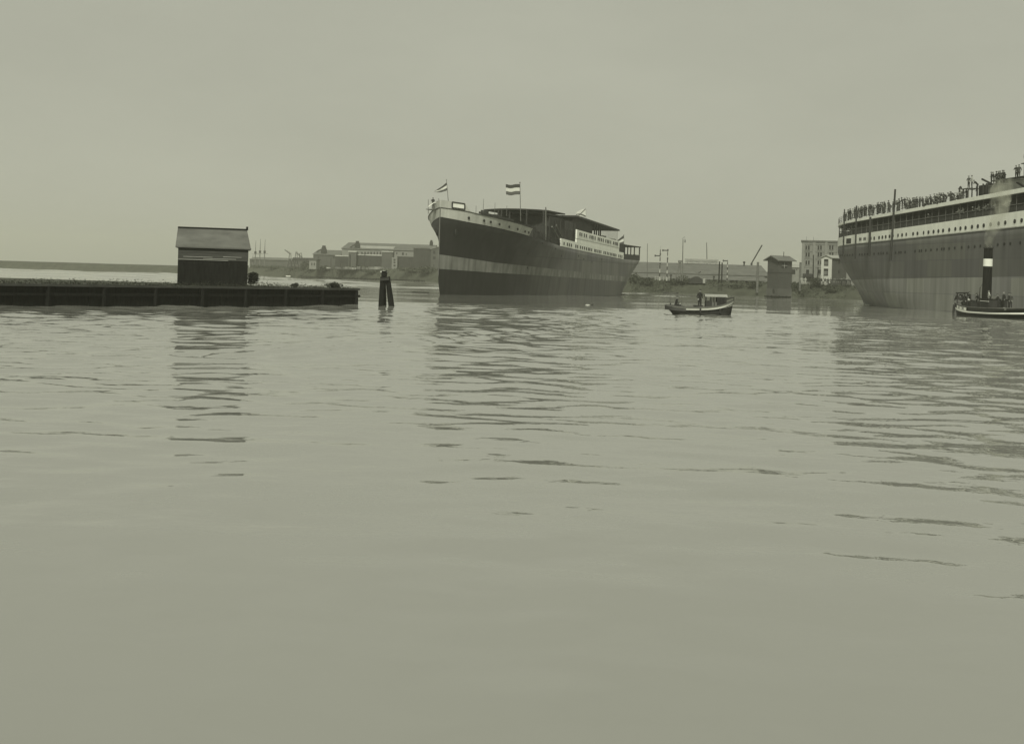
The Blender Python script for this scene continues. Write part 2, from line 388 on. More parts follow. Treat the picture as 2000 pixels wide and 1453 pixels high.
# forecastle deck
mb = MB(); rws = []
for k in range(25):
    t = TK * k / 24; bb = b1(t, zk(t)); rws.append([(t, -bb, zk(t) - 0.03), (t, bb, zk(t) - 0.03)])
mb.grid(rws); mb.add([(TK, -b1(TK, 9), zs(TK)), (TK, b1(TK, 9), zs(TK)), (TK, b1(TK, 9), zk(TK)), (TK, -b1(TK, 9), zk(TK))], [(0, 1, 2, 3)])
mb.build('forecastle_deck', 'steel', ship1)
# white panel in a dark frame, standing for bright sky through the bulwark
def on_side(bf, t, z, off): return Vector((t, -(bf(t, z) + off), z))
def board(parent, bf, ta, tb, za, zb, off):
    mb = MB()
    q = [on_side(bf, ta, za(ta), off), on_side(bf, tb, za(tb), off), on_side(bf, tb, zb(tb), off), on_side(bf, ta, zb(ta), off)]
    n = Vector((0, -0.05, 0)); mb.add(q + [p + n for p in q], [(0, 1, 2, 3), (4, 5, 6, 7), (0, 1, 5, 4), (1, 2, 6, 5), (2, 3, 7, 6), (3, 0, 4, 7)])
    o = mb.build('name_or_sky_board', 'canvas', parent)
    fr = MB()
    for a, b in zip(q, q[1:] + q[:1]): fr.bar(a + n, b + n, 0.16, 0.16)
    fr.build('frame', 'steel', o)
ta, tb = S1(881, 405)[0], S1(905, 408)[0]
board(ship1, b1, ta, tb, lambda t: zk(t) + 0.2, lambda t: zk(t) + 1.0, 0.14)
# portholes
def porthole(parent, bf, t, z, r, name='porthole', off=0.05, mat_='hole', ring='steel', sq=1.0):
    p = on_side(bf, t, z, off); dt = 0.3
    tx = (on_side(bf, t + dt, z, off) - on_side(bf, t - dt, z, off)).normalized(); up = Vector((0, 0, 1)); nn = tx.cross(up); 
    if nn.y > 0: nn = -nn
    mb = MB(); n = 12
    rim = [p + tx * math.cos(2 * math.pi * i / n) * r * sq + up * math.sin(2 * math.pi * i / n) * r for i in range(n)]
    mb.add(rim + [q + nn * 0.04 for q in rim], [tuple(range(n)), tuple(range(n, 2 * n))] + [(i, (i + 1) % n, n + (i + 1) % n, n + i) for i in range(n)])
    return mb.build(name, mat_, parent)
for px, py in [(915, 426), (945, 431.5), (958, 434), (975, 438.5), (994, 443.5), (1010.5, 448), (1025, 452.5), (1032, 454.5)]:
    t, z = S1(px, py); porthole(ship1, b1, t, z, 0.2)
for px, py in [(1059, 475), (1085, 486), (1130, 500), (1140, 506), (1156, 512), (1175, 507), (1096, 500), (1030, 523), (1031, 496)]:
    t, z = S1(px, py); porthole(ship1, b1, t, z, 0.17, 'scupper', 0.03)
# stains below the scuppers, anchors pipes
for sd_ in (-1, 1):
    mb = MB(); t, z = 2.6, 9.0
    mb.ball((t, sd_ * (b1(t, z) + 0.02), z), 0.55, 12, 0, (0.6, 0.25, 1.0)); mb.build('hawse_pipe', 'black_hull', ship1, smooth=True)
mb = MB(); mb.bar((0.0, 0, 2.6), (0.0, 0, 12.5), 0.08, 0.12); mb.build('stem_bar', 'steel_mid', ship1)

# lower white strip aft, with its windows
TA, TB = S1(1096, 473)[0], S1(1218, 500)[0]
zl0 = zs
zl1t = line1([(1098, 466), (1131, 475), (1175, 485), (1217, 493.6)])
strip('aft_plating', ship1, b1, TA, TB, zl0, zl1t, 'white', off=0.02, th=0.3, n=30)
def slot(parent, bf, t, z, w_, h_, name='window', off=0.05, mat_='hole'):
    a = on_side(bf, t - w_ / 2, z, off); b = on_side(bf, t + w_ / 2, z, off); u = Vector((0, 0, h_ / 2)); n = Vector((0, -0.05, 0))
    q = [a - u, b - u, b + u, a + u]; mb = MB()
    mb.add(q + [p + n for p in q], [(0, 1, 2, 3), (4, 5, 6, 7), (0, 1, 5, 4), (1, 2, 6, 5), (2, 3, 7, 6), (3, 0, 4, 7)])
    return mb.build(name, mat_, parent)
for px in [1101, 1107.5, 1111.5, 1115.5, 1124, 1127.5, 1133, 1137, 1141, 1145, 1149, 1151.5, 1155, 1161, 1163.5, 1167, 1170, 1173, 1179, 1182, 1185.5, 1188.5, 1192, 1194.5, 1197.5, 1200, 1202.5, 1208, 1211, 1214]:
    t, z = S1(px, 476 + (px - 1101) * (500.5 - 475) / (1214 - 1101)); slot(ship1, b1, t, z, 0.42, 0.52)
# upper white block: plain tier below, window tier above
TC, TD = S1(1127, 460)[0], S1(1210, 482)[0]
zu1 = line1([(1131, 467), (1165, 474.5), (1210, 485)]); zu2 = line1([(1126, 448), (1160, 458), (1209, 471)])
strip('promenade_bulwark', ship1, b1, TC, TD, lambda t: zl1t(t) + 0.04, lambda t: zu1(t) - 0.03, 'white', off=-0.05, th=0.25, n=24)
strip('upper_plating', ship1, b1, TC, TD, lambda t: zu1(t) + 0.03, zu2, 'white', off=-0.02, th=0.25, n=24)
for px in [1132.5, 1136, 1141, 1145, 1152, 1155.5, 1158, 1162, 1168, 1171, 1174.5, 1178, 1183, 1186.5, 1189, 1192.5, 1198, 1201, 1203.5, 1206]:
    t, z = S1(px, 457.5 + (px - 1132) * (477 - 457.5) / (1206 - 1132)); slot(ship1, b1, t, z, 0.42, 0.6, off=0.02)
# decks under those strips
def deck(name, ta, tb, zf, bb=B1, th=0.12, mt='steel', parent=ship1, bf=None):
    mb = MB(); rows = []
    for k in range(21):
        t = ta + (tb - ta) * k / 20; b_ = bf(t, zf(t)) - 0.3 if bf else bb
        rows.append([(t, -b_, zf(t)), (t, b_, zf(t)), (t, b_, zf(t) - th), (t, -b_, zf(t) - th)])
    mb.grid(rows, 0, True); mb.add(rows[0], [(0, 1, 2, 3)]); mb.add(rows[-1], [(0, 1, 2, 3)])
    return mb.build(name, mt, parent)
deck('shelter_deck', TA + .2, TB - .2, lambda t: zl1t(t) - 0.1, bf=b1)
deck('promenade_deck', TC + .2, TD - .2, lambda t: zu1(t) - 0.05, bf=b1)
deck('upper_deck', TC + .2, TD - .2, lambda t: zu2(t) - 0.35, bf=b1)
# aft face of the white block: dark ends
mb = MB(); mb.box2(TD - .4, TD - .15, -7.2, 7.2, zl1t(TD), zu2(TD) - 0.5); mb.box2(TB - .3, TB - .1, -7.0, 7.0, zs(TB), zl1t(TB) - .3); mb.build('after_bulkhead', 'steel', ship1)

# dark unfinished deckhouses amidships
Zr2 = lerpf([(TC - 9, 13.9), (TC, 13.75), (TD, 12.65)])
T15 = solve(O1, A1, 1159, 452, lambda t, z: 7.2)[0]
mb = MB()
mb.box2(TC + .5, T15, -7.0, 7.0, zu2(TC) - .6, Zr2(TC) - .35)
mb.build('deckhouse', 'steel', ship1)
deck('boat_deck', TC - 0.2, TD - .2, Zr2, 8.0, 0.28)
# bridge island: seen almost head on, its front face and long thin decks run athwart the ship
BW = 5.6
TBf = S1p(1064, 409, BW)[0]                       # front edge of the awning deck
TBa = S1p(1104, 414, BW)[0]
Tst = TBf + 3.0
mb = MB(); mb.box2(Tst, TBa + 1.0, -BW, 3.0, zs(30) - .2, 13.15); mb.box2(TBa + 1.0, TC + 0.4, -6.4, 6.2, zs(30), 12.9); mb.build('bridge_house', 'steel', ship1)
mb = MB(); mb.box2(TA - 6, TC + .4, -7.4, 7.55, zs(TA) - .3, 11.2); mb.build('main_deck_house', 'steel', ship1)
def slab(name, x0, x1, y0, y1, z0, z1, camber=0.0, n=16):
    mb = MB(); rows = []
    for k in range(n + 1):
        y = y0 + (y1 - y0) * k / n; c = camber * (1 - (2 * k / n - 1) ** 2); f = 1.6 * (2 * k / n - 1) ** 2 if camber else 0
        rows.append([(x0 + f, y, z0 + c), (x1, y, z0 + c), (x1, y, z1 + c), (x0 + f, y, z1 + c)])
    mb.grid(rows, 0, True); mb.add(rows[0], [(0, 1, 2, 3)]); mb.add(rows[-1], [(0, 1, 2, 3)]); return mb.build(name, 'steel', ship1)
zaw = S1p(1064, 409.5, BW)[1]
slab('awning_deck', TBf, TBa, -BW, BW, zaw - .22, zaw, .12)
slab('bridge_deck', TBf + .8, TBa - 1.2, -BW + .1, 3.4, zaw - .75, zaw - .45, .12)
# lower front: end bulkhead and a low boom along the forecastle edge
zl_ = zaw - 1.0
mb = MB(); mb.box2(TBf + .1, TBf + .6, BW - 1.2, BW, zaw - 1.1, zaw - .2); mb.build('bridge_wing', 'steel', ship1)
mb = MB(); mb.box2(TK + 1, Tst + 1.0, -BW + .6, 3.4, zs(TK + 1), 11.3); mb.build('well_deck_house', 'steel', ship1)
mb = MB(); pts_ = []
for px in (939, 950, 962, 975, 990, 1006): 
    t, z = S1(px, 419.5 + (px - 940) * .245); pts_.append((t, -(b1(t, z) - .25), zk(t) + .32))
for a, b in zip(pts_[:-1], pts_[1:]): mb.bar(a, b, .2, .3)
mb.build('stowed_boom', 'steel', ship1)
for yy in (BW - 3.0, BW - 3.6, 0.6, -2.4, -BW + .3):
    mb = MB(); mb.bar((TBf + .4, yy, zs(20) + 1), (TBf + .4, yy, zaw - .1), 0.24, 0.24); mb.build('deck_post', 'steel', ship1)
mb = MB(); mb.bar((TBf + .5, BW, zaw - .9), (TBf + .5, 1.2, zaw - 2.1), .2, .3); mb.build('bridge_beam', 'steel', ship1)
for px in (1046, 1056, 1063, 1072, 1084, 1094, 1105, 1112, 1122):
    for sd_ in (-1, 1):
        tt = solve(O1, A1, px, 430, lambda t, z: 7.5)[0]
        mb = MB(); mb.tube((tt, sd_ * 7.62, zs(tt)), (tt, sd_ * 7.62, 11.2 if tt < TA - 6 else 12.4), 0.08, 0.08, 6); mb.build('pillar', 'steel', ship1)
# diagonal derrick spars in the well
for (pa, pb) in [((1078, 443), (1095, 470)), ((1086, 440), (1098, 462)), ((1066, 470), (1066, 405))]:
    ta, za = solve(O1, A1, *pa, lambda t, z: 7.7); tb, zb = solve(O1, A1, *pb, lambda t, z: 7.7)
    mb = MB(); mb.tube((ta, -7.7, za), (tb, -7.7, zb), 0.14, 0.1, 6); mb.build('derrick_spar', 'steel_mid', ship1)
# rail and clutter on the well edge
mb = MB()
for k in range(16):
    t = TK + .5 + (TA - TK - 1) * k / 15; mb.tube((t, -7.9, zs(t)), (t, -7.9, zs(t) + 0.9 + .2 * random.random()), 0.05, 0.05, 5)
for dz in (0.45, 0.9): mb.path([(TK + .3, -7.9, zs(TK) + dz), ((TK + TA) / 2, -7.9, zs((TK + TA) / 2) + dz), (TA, -7.9, zs(TA) + dz)], 0.035, 5)
mb.build('well_deck_rail', 'steel', ship1)
for k in range(7):
    t = TK + 2 + k * 2.0; mb = MB(); mb.box2(t, t + 1.1 + .5 * random.random(), -7.2, -5.9, zs(t) - .05, zs(t) + .9 + random.random() * .8); mb.build('deck_fitting', 'steel', ship1)
# open after end of the boat deck: posts, life-rail netting, seats
for px in (1165, 1169.5, 1173, 1161):
    for yy in (-7.4, 6.0):
        tt = solve(O1, A1, px, 452, lambda t, z: 7.4)[0]
        mb = MB(); mb.bar((tt, yy, zu2(tt) - .4), (tt, yy, Zr2(tt) - .28), 0.22, 0.22); mb.build('deck_post', 'steel', ship1)
mb = MB()
for k in range(14):
    tt = T15 + 5 + (TD - T15 - 5.4) * k / 13; mb.tube((tt, -7.6, zu2(tt) - .3), (tt, -7.6, Zr2(tt) - .28), 0.028, 0.028, 4)
mb.build('awning_stanchions', 'steel_mid', ship1)
mb = MB(); ta = solve(O1, A1, 1166, 460, lambda t, z: 6)[0]; mb.box2(ta, ta + 3.2, -6.9, -4.5, zu2(ta) - .35, zu2(ta) + .45)
ta = solve(O1, A1, 1181, 465, lambda t, z: 6)[0]; mb.box2(ta, ta + 5, -6.9, -3.5, zu2(ta) - .35, zu2(ta) + .3); mb.build('skylight', 'steel', ship1)
# stern: dark bulwark, docking house on posts
TS = S1(1220, 503)[0]
strip('stern_bulwark', ship1, b1, TB + .1, 98.2, zs, lambda t: zs(t) + 1.05, 'steel', off=0.0, th=0.12, n=24)
DB = 6.6
ts0 = S1p(1224, 490, DB)[0]; ts1_ = S1p(1251, 490, DB)[0]; zr = S1p(1240, 480.5, DB)[1]
mb = MB(); mb.box2(TB - .1, ts0 + .4, -6.2, 6.3, zs(80), zr + .1); mb.build('poop_house', 'steel', ship1)
mb = MB(); mb.box2(ts0 - .5, ts1_ + .3, -DB, DB, zr - .2, zr); mb.build('docking_bridge', 'steel', ship1)
for px in (1226, 1232, 1239, 1249):
    tt = S1p(px, 490, DB - .2)[0]; mb = MB(); mb.bar((tt, -DB + .2, 7.2), (tt, -DB + .2, zr - .2), 0.2, 0.2); mb.build('docking_bridge_post', 'steel', ship1)
for yy in (-2, 2.5, 6.3): mb = MB(); mb.bar((ts1_, yy, 7.2), (ts1_, yy, zr - .2), .2, .2); mb.build('docking_bridge_post', 'steel', ship1)
mb = MB()
for k in range(12): mb.bar((ts0 + .8, -5.9 + k * .42, 7.3), (ts0 + .8, -5.9 + k * .42, zr - .25), 0.1, 0.2)
mb.build('slatted_screen', 'steel_mid', ship1)
t_ = S1p(1249, 505, 6.9)[0]; mb = MB(); mb.box((t_, -6.2, zs(88) + .65), (1.6, 1.0, 1.25)); mb.build('stern_locker', 'dull_white', ship1)
mb = MB(); mb.prism([(91.7, -1.0), (94.4, -1.0), (94.0, 2.0), (93, 3.0), (92.4, 3.0)], 'y', -0.12, 0.12); mb.build('rudder', 'steel', ship1)
# thin poles on the forecastle
for px, p0, p1 in [(930, 402, 420), (944.5, 389, 417), (967, 396, 413), (990, 402, 410)]:
    tt, zz = solve(O1, A1, px, p0, lambda t, z: 0.5); t2, z2 = solve(O1, A1, px, p1, lambda t, z: 0.5)
    mb = MB(); mb.tube((tt, -.5, z2 - 1), (tt, -.5, zz), 0.05, 0.03, 5); mb.build('signal_pole', 'wood', ship1)

# ---------------------------------------------------------------- flags
def flag_obj(pole, base, top, hoist, fly, label, group, stripes=3, droop=0.25, shapefn=None, pole_mat='wood', r=0.07, flip=1):
    """pole from base to top, cloth flying along fly (vector); cloth as a rippled sheet"""
    root = empty('flagpole', base, label, 'flag', group)
    b = Vector(base); tp = Vector(top) - b
    mb = MB(); mb.tube((0, 0, 0), tp, r, r * .6, 8); mb.ball(tp, r * 1.6, 8); mb.build('pole', pole_mat, root, smooth=False)
    n, mm = 22, 12; mb = MB(); d = Vector(fly); L = d.length; dn = d.normalized(); side = dn.cross(Vector((0, 0, 1))).normalized(); up = tp.normalized()
    rows = []
    for j in range(mm + 1):
        row = []
        for i in range(n + 1):
            u, v = i / n, j / mm
            if shapefn: p = shapefn(u, v, tp, hoist, d, side, up)
            else: p = tp - up * (0.25 + hoist * v) + d * u + Vector((0, 0, -droop * L * u * u)) + side * (0.16 * math.sin(u * 9 + v * 1.5) * u) * L * .35 + Vector((0, 0, 0.05 * math.sin(u * 8) * u * L))
            row.append(p)
        rows.append(row)
    for j in range(mm):
        mb.grid(rows[j:j + 2], mi=min(2, j * 3 // mm))
    cl = mb.build('flag_cloth', ['flag_dark', 'flag_white', 'flag_mid'], root, smooth=True, merge=0.0001, recalc=False)
    sm = cl.modifiers.new('thickness', 'SOLIDIFY'); sm.thickness = 0.01
    return root
def w1(t, y, z):
    return Vector((O1[0] + t * A1[0] + y * (-A1[1]), O1[1] + t * A1[1] + y * A1[0], z))
# bow flag, drooping to a point at the left
Yb = 186.0
def pt(px, py, Y): return at(px, py, Y)
pb, ptp = pt(876, 397, Yb), pt(872, 352, Yb)
def bowshape(u, v, tp, hoist, d, side, up):
    top_h = Vector(tp) - up * 0.35; q = top_h - up * hoist * v
    tip = top_h + Vector((-1.75, -0.3, -1.35))
    e = q.lerp(tip + Vector((0, 0, -0.12 * v)), u) + Vector((0, 0.12 * math.sin(u * 9 + v * 3) * u, 0))
    return e + Vector((0, 0, -0.22 * math.sin(u * 3.14) * (0.4 + v * .3)))
flag_obj(None, pb, ptp, 1.15, (-1.8, -.2, 0), 'flag collapsed to a point on the slanting pole at the tip of the bow', 'flags on the left ship', shapefn=bowshape, r=0.05)
Y2 = 204.0
flag_obj(None, pt(1017, 432, Y2), pt(1015.5, 357, Y2), 1.65, (-2.25, -.3, -.15), 'three-striped flag flying flat from the tall mast over the forward deckhouses', 'flags on the left ship', droop=0.03, r=0.07)
mb = MB(); pA = pt(1017, 432, Y2); pB = pt(1016.4, 401, Y2); 
Y3 = 232.0
def xshape(u, v, tp, hoist, d, side, up):
    return Vector(tp) - up * (0.2 + hoist * v * (1 - .35 * u)) + d * u + Vector((0, 0, -0.55 * u * u)) + side * 0.15 * math.sin(u * 7) * u
def cross_flag(base, top, fly, hoist, label):
    root = empty('flagpole', base, label, 'flag', 'flags on the left ship')
    tp = Vector(top) - Vector(base); mb = MB(); mb.tube((0, 0, 0), tp, 0.06, 0.04, 8); mb.build('pole', 'dull_white', root)
    n = 20; mb = MB(); d = Vector(fly); up = tp.normalized(); side = Vector((0, 1, 0))
    rows = [[xshape(i / n, j / n, tp, hoist, d, side, up) for i in range(n + 1)] for j in range(n + 1)]
    k = 0
    for j in range(n):
        for i in range(n):
            u, v = (i + .5) / n, (j + .5) / n
            dark = abs(v - u) < .09 or abs(v - (1 - .65 * u)) < .09
            mb.add([rows[j][i], rows[j][i + 1], rows[j + 1][i + 1], rows[j + 1][i]], [(0, 1, 2, 3)], 0 if dark else 1)
    cl = mb.build('flag_cloth', ['flag_dark', 'flag_white'], root, merge=0.0001, recalc=False, smooth=True); sm = cl.modifiers.new('thickness', 'SOLIDIFY'); sm.thickness = 0.01
cross_flag(pt(1145, 428, Y3), pt(1144, 406, Y3), (-1.75, -.2, -.25), 1.45, 'small pale flag with dark crossing bands above the middle of the roofed deck')
Y4 = 258.0
def sternshape(u, v, tp, hoist, d, side, up):
    top_h = Vector(tp) - up * .05; q = top_h - up * hoist * v
    return q + d * u + Vector((0, 0, -1.15 * u * (1 - v) - .15 * u * v)) + Vector((0, .1 * math.sin(u * 8) * u, 0))
flag_obj(None, pt(1218.5, 491, Y4), pt(1218.5, 459, Y4), 1.9, (-1.35, -.2, 0), 'drooping striped ensign on the short staff just aft of the white upper decks', 'flags on the left ship', shapefn=sternshape, r=0.05)

# ------------------------------------------------------------------ right ship: stern, running towards us and out of frame
L2 = math.hypot(5.6, 48); A2 = (5.6 / L2, -48 / L2); O2 = (60.6, 227.8); B2 = 8.5
def ts2(z): return 5.5 * clamp((7.0 - z) / 7.0) ** 1.25
def te2(z): return 134.0 + 2 * clamp(z / 8)
def b2(t, z):
    k = clamp(z / 8.5)
    T = 46 - 22 * k ** .8; s = clamp((t - ts2(z)) / T); p = 2.0 + 0.9 * k
    st = 1 - (1 - s) ** p
    T2 = 55 - 22 * k; q = clamp((te2(z) - t) / T2); bo = 1 - (1 - q) ** 2.1
    return B2 * st * bo
def S2(px, py): return solve(O2, A2, px, py, b2)
lin = lambda z28, z74, up=0.0: (lambda t: z28 + (z74 - z28) * (t - 28) / 46.0 + up * max(0, (12 - t) / 12) ** 2)
z_low = lin(4.2, 4.7); z_bb = lin(10.0, 10.75); z_bt = lin(11.45, 12.55); z_rail = lin(12.4, 13.45)
z_st0 = lin(13.55, 14.75); z_st1 = lin(13.95, 15.3)
z_p1 = lin(10.6, 11.3); z_p2 = lin(8.05, 8.75)
a2z = math.atan2(A2[1], A2[0])
ship2 = empty('ocean_liner', (O2[0], O2[1], 0), 'crowded unfinished passenger ship seen from its stern, grey hull, white porthole band, at right', 'ship', rz=a2z)
mb = MB()
zl = [const(-1.2), const(0.0), const(0.8), const(2.0), const(3.2), z_low] + [mix(z_low, z_bb, k / 6) for k in range(1, 7)]
for side in (-1, 1):
    rows = hull_rows(zl, b2, ts2, te2, 96, side)
    for i in range(len(rows) - 1): mb.grid(rows[i:i + 2], mi=1 if i < 5 else 0)
mb.grid([hull_rows([z_bb], b2, ts2, te2, 96, -1)[0], hull_rows([z_bb], b2, ts2, te2, 96, 1)[0]], mi=0)
hull2 = mb.build('hull', [hull_paint('grey_topside', .1, .105, -100, 2.3, 7.5, .82), hull_paint('pale_bottom', .2, .215, -100, 2.3, 6.0, .8)], ship2, smooth=True, merge=0.002)
def belt(name, parent, z0f, z1f, mt, off, th, n=90, t0=0.0, t1=134.0, bf=b2):
    mb = MB(); rows = []
    ts_ = [t0 + (t1 - t0) * (k / n) ** 1.6 for k in range(n + 1)]
    pts = [(t, 1) for t in reversed(ts_)] + [(t, -1) for t in ts_]
    for t, sd_ in pts:
        za, zb = z0f(t), z1f(t); bo, bi = bf(t, za) + off, max(0.0, bf(t, za) + off - th)
        tt = t - (off if t < 0.2 else 0); ti = max(t, th * .8)
        rows.append([(tt, sd_ * bo, za), (tt, sd_ * bo, zb), (ti, sd_ * bi, zb), (ti, sd_ * bi, za)])
    mb.grid(rows, 0, True); mb.add(rows[0], [(0, 1, 2, 3)]); mb.add(rows[-1], [(0, 1, 2, 3)])
    return mb.build(name, mt, parent, merge=0.001)
belt('white_band', ship2, z_bb, z_bt, 'white', 0.02, 0.2)
belt('upper_moulding', ship2, lambda t: z_bb(t) - .12, lambda t: z_bb(t) - .02, 'dull_white', 0.07, 0.1)
belt('deck_edge', ship2, z_st0, z_st1, 'white', 0.1, 0.4)
belt('promenade_rail', ship2, lambda t: z_rail(t) - .04, lambda t: z_rail(t) + .05, 'steel_mid', -0.08, 0.1)
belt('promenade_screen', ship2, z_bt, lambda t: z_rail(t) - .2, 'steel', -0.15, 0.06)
def deck2(name, zf, mt='steel', inset=.25):
    mb = MB(); rows = []
    for k in range(61):
        t = 0.3 + 133 * (k / 60) ** 1.5; b_ = max(.05, b2(t, 9) - inset); rows.append([(t, -b_, zf(t)), (t, b_, zf(t)), (t, b_, zf(t) - .15), (t, -b_, zf(t) - .15)])
    mb.grid(rows, 0, True); mb.add(rows[0], [(0, 1, 2, 3)]); mb.build(name, mt, ship2)
deck2('promenade_deck', lambda t: z_bt(t) + .0); deck2('boat_deck', lambda t: z_st1(t) - .1, 'wood')
mb = MB(); rows = []
for k in range(41):
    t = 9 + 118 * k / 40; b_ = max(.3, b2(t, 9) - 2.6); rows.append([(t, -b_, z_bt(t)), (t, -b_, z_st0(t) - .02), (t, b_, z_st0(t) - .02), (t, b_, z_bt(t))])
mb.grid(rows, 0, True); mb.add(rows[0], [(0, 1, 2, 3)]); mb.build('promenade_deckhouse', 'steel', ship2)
k = 0; t = 3.0
while t < 80:
    for sd_ in (-1, 1):
        if sd_ == 1 and t > 12: continue
        mb = MB(); b_ = b2(t, 9) - .12; mb.tube((t, sd_ * b_, z_bt(t)), (t, sd_ * b_, z_st0(t)), 0.035, 0.035, 6); mb.build('promenade_pillar', 'steel_mid', ship2)
    t += 2.1 if t > 6 else 1.5
for px, py, sq in [(1647, 471, .5), (1671.5, 469, .8), (1679.5, 467.5, .6), (1682, 467.3, .6), (1688, 466.8, .6), (1690.5, 466.5, .6), (1701.5, 466, .9), (1708, 465.5, .9), (1717.5, 464.3, 1), (1724, 463.6, 1), (1730.5, 462.8, 1), (1738, 462, 1), (1744.5, 461, 1), (1754.5, 460, .8), (1762.5, 459.3, 1), (1770.5, 458.2, .8),
                   (1784, 457, 1), (1792.5, 456.3, 1), (1804.5, 455, .7), (1814, 454, 1), (1824, 452.8, 1), (1833.5, 451.7, 1), (1842.5, 450.7, 1), (1854.5, 449.3, 1), (1866.5, 447.6, 1), (1876.5, 446.5, 1), (1886.5, 445.4, 1), (1899, 443.6, 1), (1910.5, 442.3, 1), (1922, 440.8, 1), (1935.5, 438.7, 1), (1951, 437, 1), (1964, 435.2, 1), (1982.5, 432.6, 1), (1996, 430.8, 1)]:
    t, z = S2(px, py); porthole(ship2, b2, t, z, 0.27, off=0.03, sq=sq * 1.05)
for px in [1639, 1642, 1645, 1650, 1655, 1660, 1665, 1679, 1684, 1689, 1694, 1707.5, 1716, 1721, 1725.5, 1732.5, 1749.5, 1756, 1760, 1768, 1787.5, 1796, 1800, 1808.5, 1818.5, 1830.5, 1839.5, 1844, 1854, 1865, 1878.5, 1892, 1904, 1915, 1925.5, 1949, 1961.5, 1973.5, 1993]:
    py = 499.5 - (px - 1640) * (499.5 - 493) / 120 if px < 1760 else 493 - (px - 1760) * (493 - 476) / 215
    t, z = S2(px, py)
    porthole(ship2, b2, t, z, 0.2, off=0.015, sq=1.0)
# square port with a scupper chute, stern port plates
t, z = S2(1658, 471); slot(ship2, b2, t, z, 2.2, 0.8, 'side_port', 0.03, 'hole')
t, z = S2(1637, 473); slot(ship2, b2, max(t, .8), z, 0.6, 0.7, 'side_port', 0.03, 'dull_white')
# spars hung over the side
def w2(t, y, z): return Vector((O2[0] + t * A2[0] + y * (-A2[1]), O2[1] + t * A2[1] + y * A2[0], z))
sp_lab = ['thin upright spar nearest the stern on the right ship', 'second upright spar from the stern of the right ship', 'short dark spar, third from the stern, hung over the right ship side', 'tallest spar, fourth from the stern, rising above the crowd']
for (px0, py0, px1, py1, r), lb in zip([(1649.5, 409, 1647, 497, .12), (1673, 402, 1670.5, 506, .13), (1700, 424, 1697.5, 501, .2), (1748.5, 370, 1739.5, 509, .17)], sp_lab):
    t, z = S2(px1, py1); P = w2(t, -b2(t, z), z); r *= 1.1; Y = P.y - 1.9; p = at(px0, py0, Y); q = at(px1, py1, Y)
    mb = MB(); mb.tube((0, 0, 0), p - q, r, r * .75, 8); o = mb.build('hanging_spar', 'steel', smooth=False); o.location = q; tag(o, lb, 'spar', 'spars hung over the side of the right ship')
# upper superstructure and odds and ends on the boat deck
th0 = S2(1928, 360)[0]; th1 = 120
mb = MB(); mb.box2(th0 + .6, th1, -7.4, 7.4, z_st1(th0) - .1, 16.7); mb.build('superstructure', 'ship_grey', ship2)
mb = MB(); mb.box2(th0 - .2, th1, -7.9, 7.9, 16.7, 16.85); mb.build('superstructure_deck', 'steel', ship2)
tx = S2(1880, 385)[0]
mb = MB(); mb.box2(tx + 1.2, th0 - .6, -6.9, 6.9, z_st1(tx) - .05, z_st1(tx) + 1.75); mb.build('deckhouse', 'steel', ship2)
for tt in (th0 + .2, th0 - 2.5, tx + 1.6, tx + 3.2, tx + 4.6):
    mb = MB(); mb.bar((tt, -7.3, z_st1(tt)), (tt, -7.3, min(16.7, z_st1(tt) + 1.9)), .16, .16); mb.build('deck_post', 'steel', ship2)
mb = MB(); mb.bar((tx + 2.6, -7.2, 17.35), (th0 - .6, -7.2, 16.3), .16, .22); mb.bar((th0 - 1.6, -7.2, 15.2), (th0 - 1.6, -7.2, 16.5), .22, .22); mb.build('davit', 'steel', ship2)
mb = MB(); mb.bar((th0 + 5.5, -7.5, 16.2), (th0 + 8, -7.5, 15.3), .12, .16); mb.build('stay', 'steel', ship2)
# small lookout platform with trestle legs
tp_ = S2(1875, 380)[0]
plat = MB(); plat.box2(tp_ - .9, tp_ + .9, -7.9, -6.3, 16.25, 16.35); plat.build('lookout_platform', 'wood', ship2)
for a in (-.7, .7):
    for y in (-7.7, -6.5):
        mb = MB(); mb.bar((tp_ + a, y, z_st1(tp_) - .1), (tp_ + a, y, 16.25), .12, .12); mb.build('platform_leg', 'wood', ship2)
# cowl ventilators
def cowl(px, py, hh, label):
    t, z = S2(px, py + 12); P = w2(t, -6.8, z_st1(t) - .1)
    root = empty('cowl_ventilator', P, label, 'ventilator', 'cowl vents on the right ship')
    mb = MB(); mb.tube((0, 0, 0), (0, 0, hh - .3), .16, .16, 10)
    mb.tube((0, 0, hh - .3), (-.06, 0, hh - .05), .16, .2, 10); mb.build('vent_shaft', 'steel', root)
    mb = MB(); mb.tube((-.08, 0, hh - .12), (.2, -.08, hh + .02), .17, .26, 12); mb.build('cowl_head', 'steel', root)
cowl(1706, 403, 1.9, 'bent cowl ventilator among the crowd over the third spar')
cowl(1851, 371, 2.1, 'bent cowl ventilator sticking up left of the lookout platform')
# rail on the boat deck
for sd_ in (-1, 1):
    mb = MB(); t = 1.0
    while t < 60:
        b_ = b2(t, 9) + .02; mb.tube((t, sd_ * b_, z_st1(t)), (t, sd_ * b_, z_st1(t) + 1.0), .03, .03, 4); t += 1.5
    for dz in (.35, .68, 1.0): mb.path([(tt, sd_ * (b2(tt, 9) + .02), z_st1(tt) + dz) for tt in [0.4, 1.5, 3, 5, 8, 12, 16, 22, 30, 40, 50, 60]], .025, 4)
    mb.build('boat_deck_rail', 'steel_mid', ship2)

